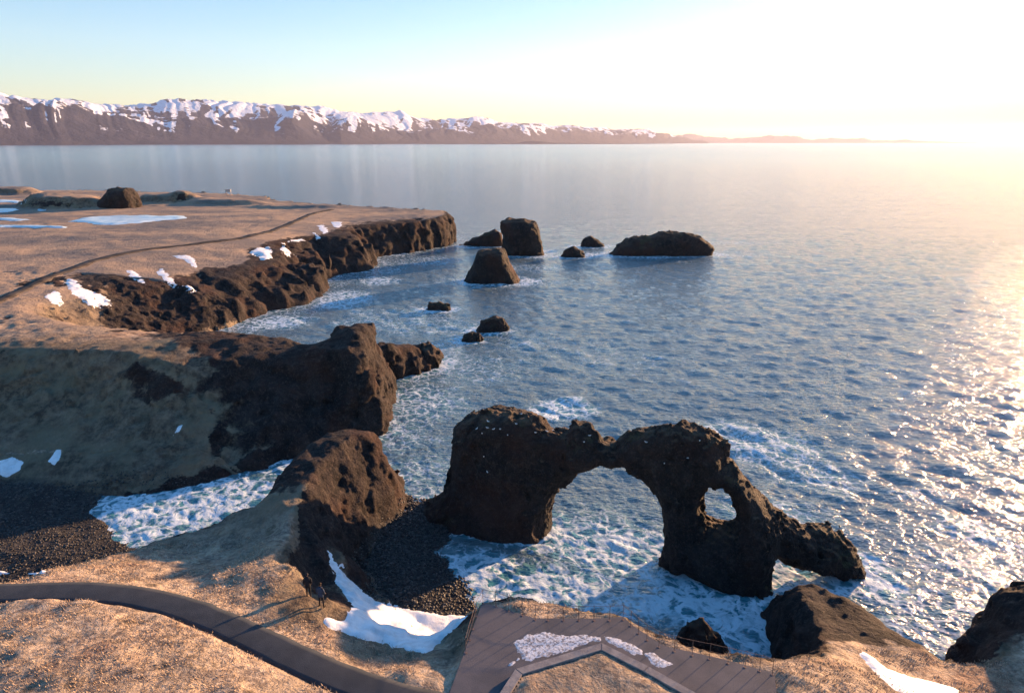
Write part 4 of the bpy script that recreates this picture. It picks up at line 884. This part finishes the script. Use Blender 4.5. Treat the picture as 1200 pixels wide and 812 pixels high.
# ------------------------------------------------------------------ two walkers, perched birds, far stand
def mat(name, col, rough=.8): b = NB(name); return b.done(b.bsdf(b.mix(b.ramp(b.noise(.12, 4, .6), .3, .7), tuple(c * .8 for c in col), tuple(min(1, c * 1.2) for c in col)), rough, spec=.2))
M_SKIN = mat('skin', (.42, .24, .17), .6); M_DARK = mat('dark_cloth', (.018, .018, .022)); M_BLUE = mat('navy_jacket', (.035, .05, .085)); M_TROU = mat('trousers', (.014, .014, .018)); M_HAIR = mat('hair', (.02, .014, .01))
def skin_mesh(name, verts, edges, radii, m, parent, root=0, sub=1):
    me = bpy.data.meshes.new(name); me.from_pydata(verts, edges, []); me.materials.append(m)
    o = bpy.data.objects.new(name, me); COL.objects.link(o); o.parent = parent
    md = o.modifiers.new('skin', 'SKIN'); md.use_smooth_shade = True
    for i, r_ in enumerate(radii):
        sv = me.skin_vertices[0].data[i]; sv.radius = (r_, r_) if not isinstance(r_, tuple) else r_; sv.use_root = (i == root)
    s2 = o.modifiers.new('sub', 'SUBSURF'); s2.levels = sub; s2.render_levels = sub
    return o
def person(px, py, rz, label, jacket, stance, arms, hood=False):
    g = shoot(px, py); p = empty('person', g, label, 'person', 'walkers beside the snow gully', rz)
    J = [(0, 0, .95), (0, .01, 1.12), (0, 0, 1.32), (0, -.01, 1.46), (0, .02, 1.55), (0, .03, 1.66),
         (.09, 0, .90), (.10 + stance, .03, .50), (.11 + stance * 1.6, -.02, .09), (.12 + stance * 1.6, .13, .04),
         (-.09, 0, .90), (-.10 - stance, .05, .50), (-.11 - stance * 1.6, .0, .09), (-.12 - stance * 1.6, .15, .04)]
    Rd = [(.15, .11), (.14, .10), (.17, .11), (.11, .08), .052, .045, .085, .062, .045, .036, .085, .062, .045, .036]
    E = [(0, 1), (1, 2), (2, 3), (3, 4), (4, 5), (0, 6), (6, 7), (7, 8), (8, 9), (0, 10), (10, 11), (11, 12), (12, 13)]
    hands = []
    for s_, (el, ha) in zip((1, -1), arms):
        k = len(J); J += [(s_ * .19, 0, 1.40), (s_ * el[0], el[1], el[2]), (s_ * ha[0], ha[1], ha[2])]; Rd += [.062, .046, .03]; E += [(3, k), (k, k + 1), (k + 1, k + 2)]
        dv = Vector((s_ * (ha[0] - el[0]), ha[1] - el[1], ha[2] - el[2])).normalized(); pm = Vector(J[k + 2]) + dv * .07
        J.append(tuple(pm)); Rd.append((.036, .018)); E.append((k + 2, k + 3)); hands.append((pm, dv, s_))
    body = skin_mesh('body', J, E, Rd, M_TROU if jacket is not None else M_DARK, p)
    # head: an egg with nose, ears, eyes and mouth
    bm = bmesh.new(); bmesh.ops.create_uvsphere(bm, u_segments=16, v_segments=12, radius=1)
    for v in bm.verts:
        x, y, z = v.co; v.co = (x * .075 * (1 - .18 * max(0, -z)), y * .095, z * .118)
        if y > .75 and abs(x) < .35 and -.35 < z < .1: v.co.y += .018 * (1 - abs(x) / .35)
    for s_ in (1, -1):
        bmesh.ops.create_uvsphere(bm, u_segments=6, v_segments=5, radius=.022, matrix=__import__('mathutils').Matrix.Translation((s_ * .078, -.005, -.01)))
    bmesh.ops.translate(bm, verts=bm.verts, vec=(0, .03, 1.68)); head = bm_obj('head', bm, M_SKIN, p, True)
    for s_ in (1, -1):
        bm = bmesh.new(); bmesh.ops.create_uvsphere(bm, u_segments=6, v_segments=5, radius=.011, matrix=__import__('mathutils').Matrix.Translation((s_ * .03, .118, 1.69)))
        bm_obj('eye', bm, M_HAIR, head, True)
    bm = bmesh.new(); bmesh.ops.create_uvsphere(bm, u_segments=16, v_segments=10, radius=1)
    bmesh.ops.delete(bm, geom=[v for v in bm.verts if v.co.z < -.35 or (v.co.y > .45 and v.co.z < .45)], context='VERTS')
    for v in bm.verts: v.co = (v.co.x * .087, v.co.y * .107 + .022, v.co.z * .128 + 1.69)
    bm_obj('hair' if not hood else 'hat', bm, M_HAIR if not hood else M_DARK, head, True)
    # jacket: a shell round trunk and sleeves with an open hem
    bm = bmesh.new(); rings = [(.80, .19, .145, 0), (.92, .185, .145, 0), (1.06, .175, .135, 0), (1.22, .20, .14, 0), (1.36, .225, .14, 0), (1.45, .17, .12, 0), (1.53, .085, .085, .01)]; prev = None
    for z, a, b2, yo in rings:
        ring = [bm.verts.new((a * math.cos(t) + .004 * math.sin(5 * t), b2 * math.sin(t) + yo, z)) for t in [2 * math.pi * i / 18 for i in range(18)]]
        if prev: [bm.faces.new((prev[i], prev[(i + 1) % 18], ring[(i + 1) % 18], ring[i])) for i in range(18)]
        prev = ring
    jm = jacket or M_DARK; jk = bm_obj('jacket', bm, jm, p, True)
    sm_ = jk.modifiers.new('solid', 'SOLIDIFY'); sm_.thickness = .012
    for s_, (el, ha) in zip((1, -1), arms):
        skin_mesh('sleeve', [(s_ * .17, 0, 1.42), (s_ * .205, 0, 1.36), (s_ * el[0], el[1], el[2]), (s_ * ha[0], ha[1], ha[2])], [(0, 1), (1, 2), (2, 3)], [.06, .078, .062, .046], jm, p)
    for pm, dv, s_ in hands:       # five bent fingers each
        side = dv.cross(Vector((0, 0, 1)));  side = (side if side.length > .1 else Vector((0, 1, 0))).normalized(); cu = side.cross(dv)
        V = [tuple(pm)]; E2 = []; Rr = [.017]
        for f_, (o_, L) in enumerate(((-.027, .034), (-.009, .040), (.009, .038), (.026, .030), (-.04, .028))):
            k = len(V); base = pm + side * o_ + dv * (.012 if f_ < 4 else -.03)
            V += [tuple(base), tuple(base + dv * L * .8 + cu * .006 + (side * -.012 if f_ == 4 else side * 0)), tuple(base + dv * L * 1.3 + cu * .028)]; E2 += [(0, k), (k, k + 1), (k + 1, k + 2)]; Rr += [.009, .0085, .0075]
        skin_mesh('hand', V, E2, Rr, M_SKIN, p)
    for s_ in (1, -1):
        bm = bmesh.new(); bmesh.ops.create_uvsphere(bm, u_segments=10, v_segments=6, radius=1)
        for v in bm.verts: v.co = (v.co.x * .048 + s_ * (.115 + stance * 1.6), v.co.y * .13 + .05, max(v.co.z, -.6) * .06 + .04)
        bm_obj('boot', bm, M_HAIR, p, True)
    return p
person(362, 699, R(12), 'person in a long black coat standing left, looking down the gully', M_DARK, .0, [((.24, .0, 1.12), (.20, .12, .92)), ((.25, .03, 1.12), (.24, .10, .90))], True)
person(377, 711, R(-20), 'person in a navy jacket standing with legs apart beside the black coated walker', M_BLUE, .04, [((.27, .02, 1.13), (.22, .16, .98)), ((.25, -.02, 1.12), (.26, .08, .88))])

b = NB('white_plumage'); M_BIRD = b.done(b.bsdf((.82, .82, .84), .7, spec=.2)); M_WING = mat('grey_wing', (.40, .42, .45))
def lathe(rings, n=8):
    bm = bmesh.new(); prev = None
    for x, z, r_, w_ in rings:
        ring = [bm.verts.new((x, w_ * math.cos(t), z + r_ * math.sin(t))) for t in [2 * math.pi * i / n for i in range(n)]]
        if prev: [bm.faces.new((prev[i], prev[(i + 1) % n], ring[(i + 1) % n], ring[i])) for i in range(n)]
        else: bm.faces.new(ring[::-1])
        prev = ring
    bm.faces.new(prev); return bm
def make_bird(loc, rz):
    t = empty('seabird', loc, 'small white seabird perched on the dark rock of the arch', 'bird', 'white birds resting on the arch', rz)
    bm = lathe([(-.20, .10, .008, .02), (-.14, .10, .03, .035), (-.06, .10, .06, .06), (.04, .11, .068, .066), (.10, .15, .05, .045), (.12, .19, .035, .032), (.14, .21, .036, .034), (.165, .21, .02, .02), (.178, .208, .006, .006)])
    body = bm_obj('body', bm, M_BIRD, t, True)
    for s_ in (1, -1):
        bm = lathe([(-.22, .12, .005, .004), (-.10, .12, .03, .012), (.02, .125, .04, .014), (.08, .13, .02, .008)], 6); wo = bm_obj('wing', bm, M_WING, t, True); wo.location = (0, s_ * .055, 0)
    bm = lathe([(.17, .208, .008, .006), (.20, .204, .002, .002)], 5); bm_obj('beak', bm, M_KERB, t)
    return t
def copy_tree(o, parent=None):
    c = o.copy(); COL.objects.link(c); c.parent = parent
    for ch in o.children: copy_tree(ch, c)
    return c
BP = [(x / 3.69 + 500, y / 3.69 + 460) for x, y in ((265, 127), (240, 178), (218, 158), (262, 155), (290, 160), (318, 160), (350, 185), (388, 138), (410, 95), (262, 345), (248, 278), (470, 175), (545, 165), (520, 170), (680, 215), (705, 188))] + [(x / 3.122 + 700, y / 3.122 + 460) for x, y in ((178, 183), (375, 178), (333, 240), (245, 260))]
bird0 = None; c = None
BL = ['white bird at the front of the flock on the left block top, above two others', 'white bird second from the left of the flock on the left block', 'leftmost white bird of the flock on the left block', 'white bird in the middle of the row on the left block, below the front bird',
      'white bird fourth from the left in the row on the left block', 'white bird at the right end of the close row on the left block', 'white bird alone just right of and below the close row', 'white bird higher on the left block between the close row and its crest',
      'highest white bird, near the crest of the left block', 'lowest white bird, halfway down the left block face', 'white bird on the left block face, just above the lowest one', 'white bird left of the pair at the right shoulder of the left block',
      'white bird rightmost of the pair at the shoulder of the left block', 'white bird left one of the pair at the shoulder of the left block', 'white bird lower of two over the left end of the bridge', 'white bird upper of two over the left end of the bridge',
      'white bird at the left side of the right block top', 'white bird at the right side of the right block top', 'white bird lowest and rightmost on the right block face', 'white bird on the right block face, left of the lowest one']
for bi, (px, py) in enumerate(BP):
    h = BVA.ray_cast(Vector((0, 0, CAMH)), Vector(ray(px, py)).normalized())
    if h[0] is None: continue
    l = h[0] - Vector((0, 0, .03)) + h[1] * .02
    if bird0 is None: bird0 = make_bird(l, random.uniform(0, 6.3))
    else: c = copy_tree(bird0); c.location = l; c.rotation_euler.z = random.uniform(0, 6.3)
    (bird0 if c is None else c).scale = (.8, .8, .8); (bird0 if c is None else c)['label'] = BL[bi]
# pale stand on the far ridge
g = shoot(268, 228.5); g = g if g is not None else Vector(W(268, 229, 11)); M_PALE = mat('pale_paint', (.42, .40, .40))
st = empty('lookout_stand', g, 'tiny pale square stand on legs far out on the moor ridge by the sea', 'stand', rz=.2)
for sx_ in (-1, 1):
    for sy_ in (-1, 1):
        bm = bmesh.new(); bmesh.ops.create_cube(bm, size=1); bmesh.ops.transform(bm, matrix=__import__('mathutils').Matrix.Diagonal((.22, .22, 3.0, 1)), verts=bm.verts); o = bm_obj('leg', bm, M_PALE, st); o.location = (sx_ * 1.1, sy_ * .6, 1.2)
bm = bmesh.new(); bmesh.ops.create_cube(bm, size=1); bmesh.ops.transform(bm, matrix=__import__('mathutils').Matrix.Diagonal((2.3, 1.3, 1.1, 1)), verts=bm.verts); bmesh.ops.bevel(bm, geom=bm.edges[:], offset=.05, segments=1, affect='EDGES'); o = bm_obj('cabin', bm, M_PALE, st); o.location = (0, 0, 2.0)
bm = bmesh.new(); bmesh.ops.create_cube(bm, size=1); bmesh.ops.transform(bm, matrix=__import__('mathutils').Matrix.Diagonal((2.7, 1.7, .14, 1)), verts=bm.verts); o = bm_obj('roof', bm, M_PALE, st); o.location = (0, 0, 2.65)

# ------------------------------------------------------------------ haze
if HAZE:
    bm = bmesh.new(); bmesh.ops.create_cube(bm, size=1)
    for v in bm.verts: v.co = (v.co.x * 170000, v.co.y * 170000, (v.co.z + .5) * 1500 - 8)
    me = bpy.data.meshes.new('haze'); bm.to_mesh(me); bm.free(); hz = bpy.data.objects.new('haze', me); COL.objects.link(hz); prop(hz, kind='stuff')
    m = bpy.data.materials.new('haze_air'); m.use_nodes = True; t = m.node_tree; t.nodes.clear(); o_ = t.nodes.new('ShaderNodeOutputMaterial'); v = t.nodes.new('ShaderNodeVolumePrincipled')
    v.inputs['Color'].default_value = HAZE_COL; v.inputs['Density'].default_value = HAZE; v.inputs['Anisotropy'].default_value = .35
    t.links.new(v.outputs[0], o_.inputs['Volume']); me.materials.append(m)
print('done', round(time.time() - T00, 1))
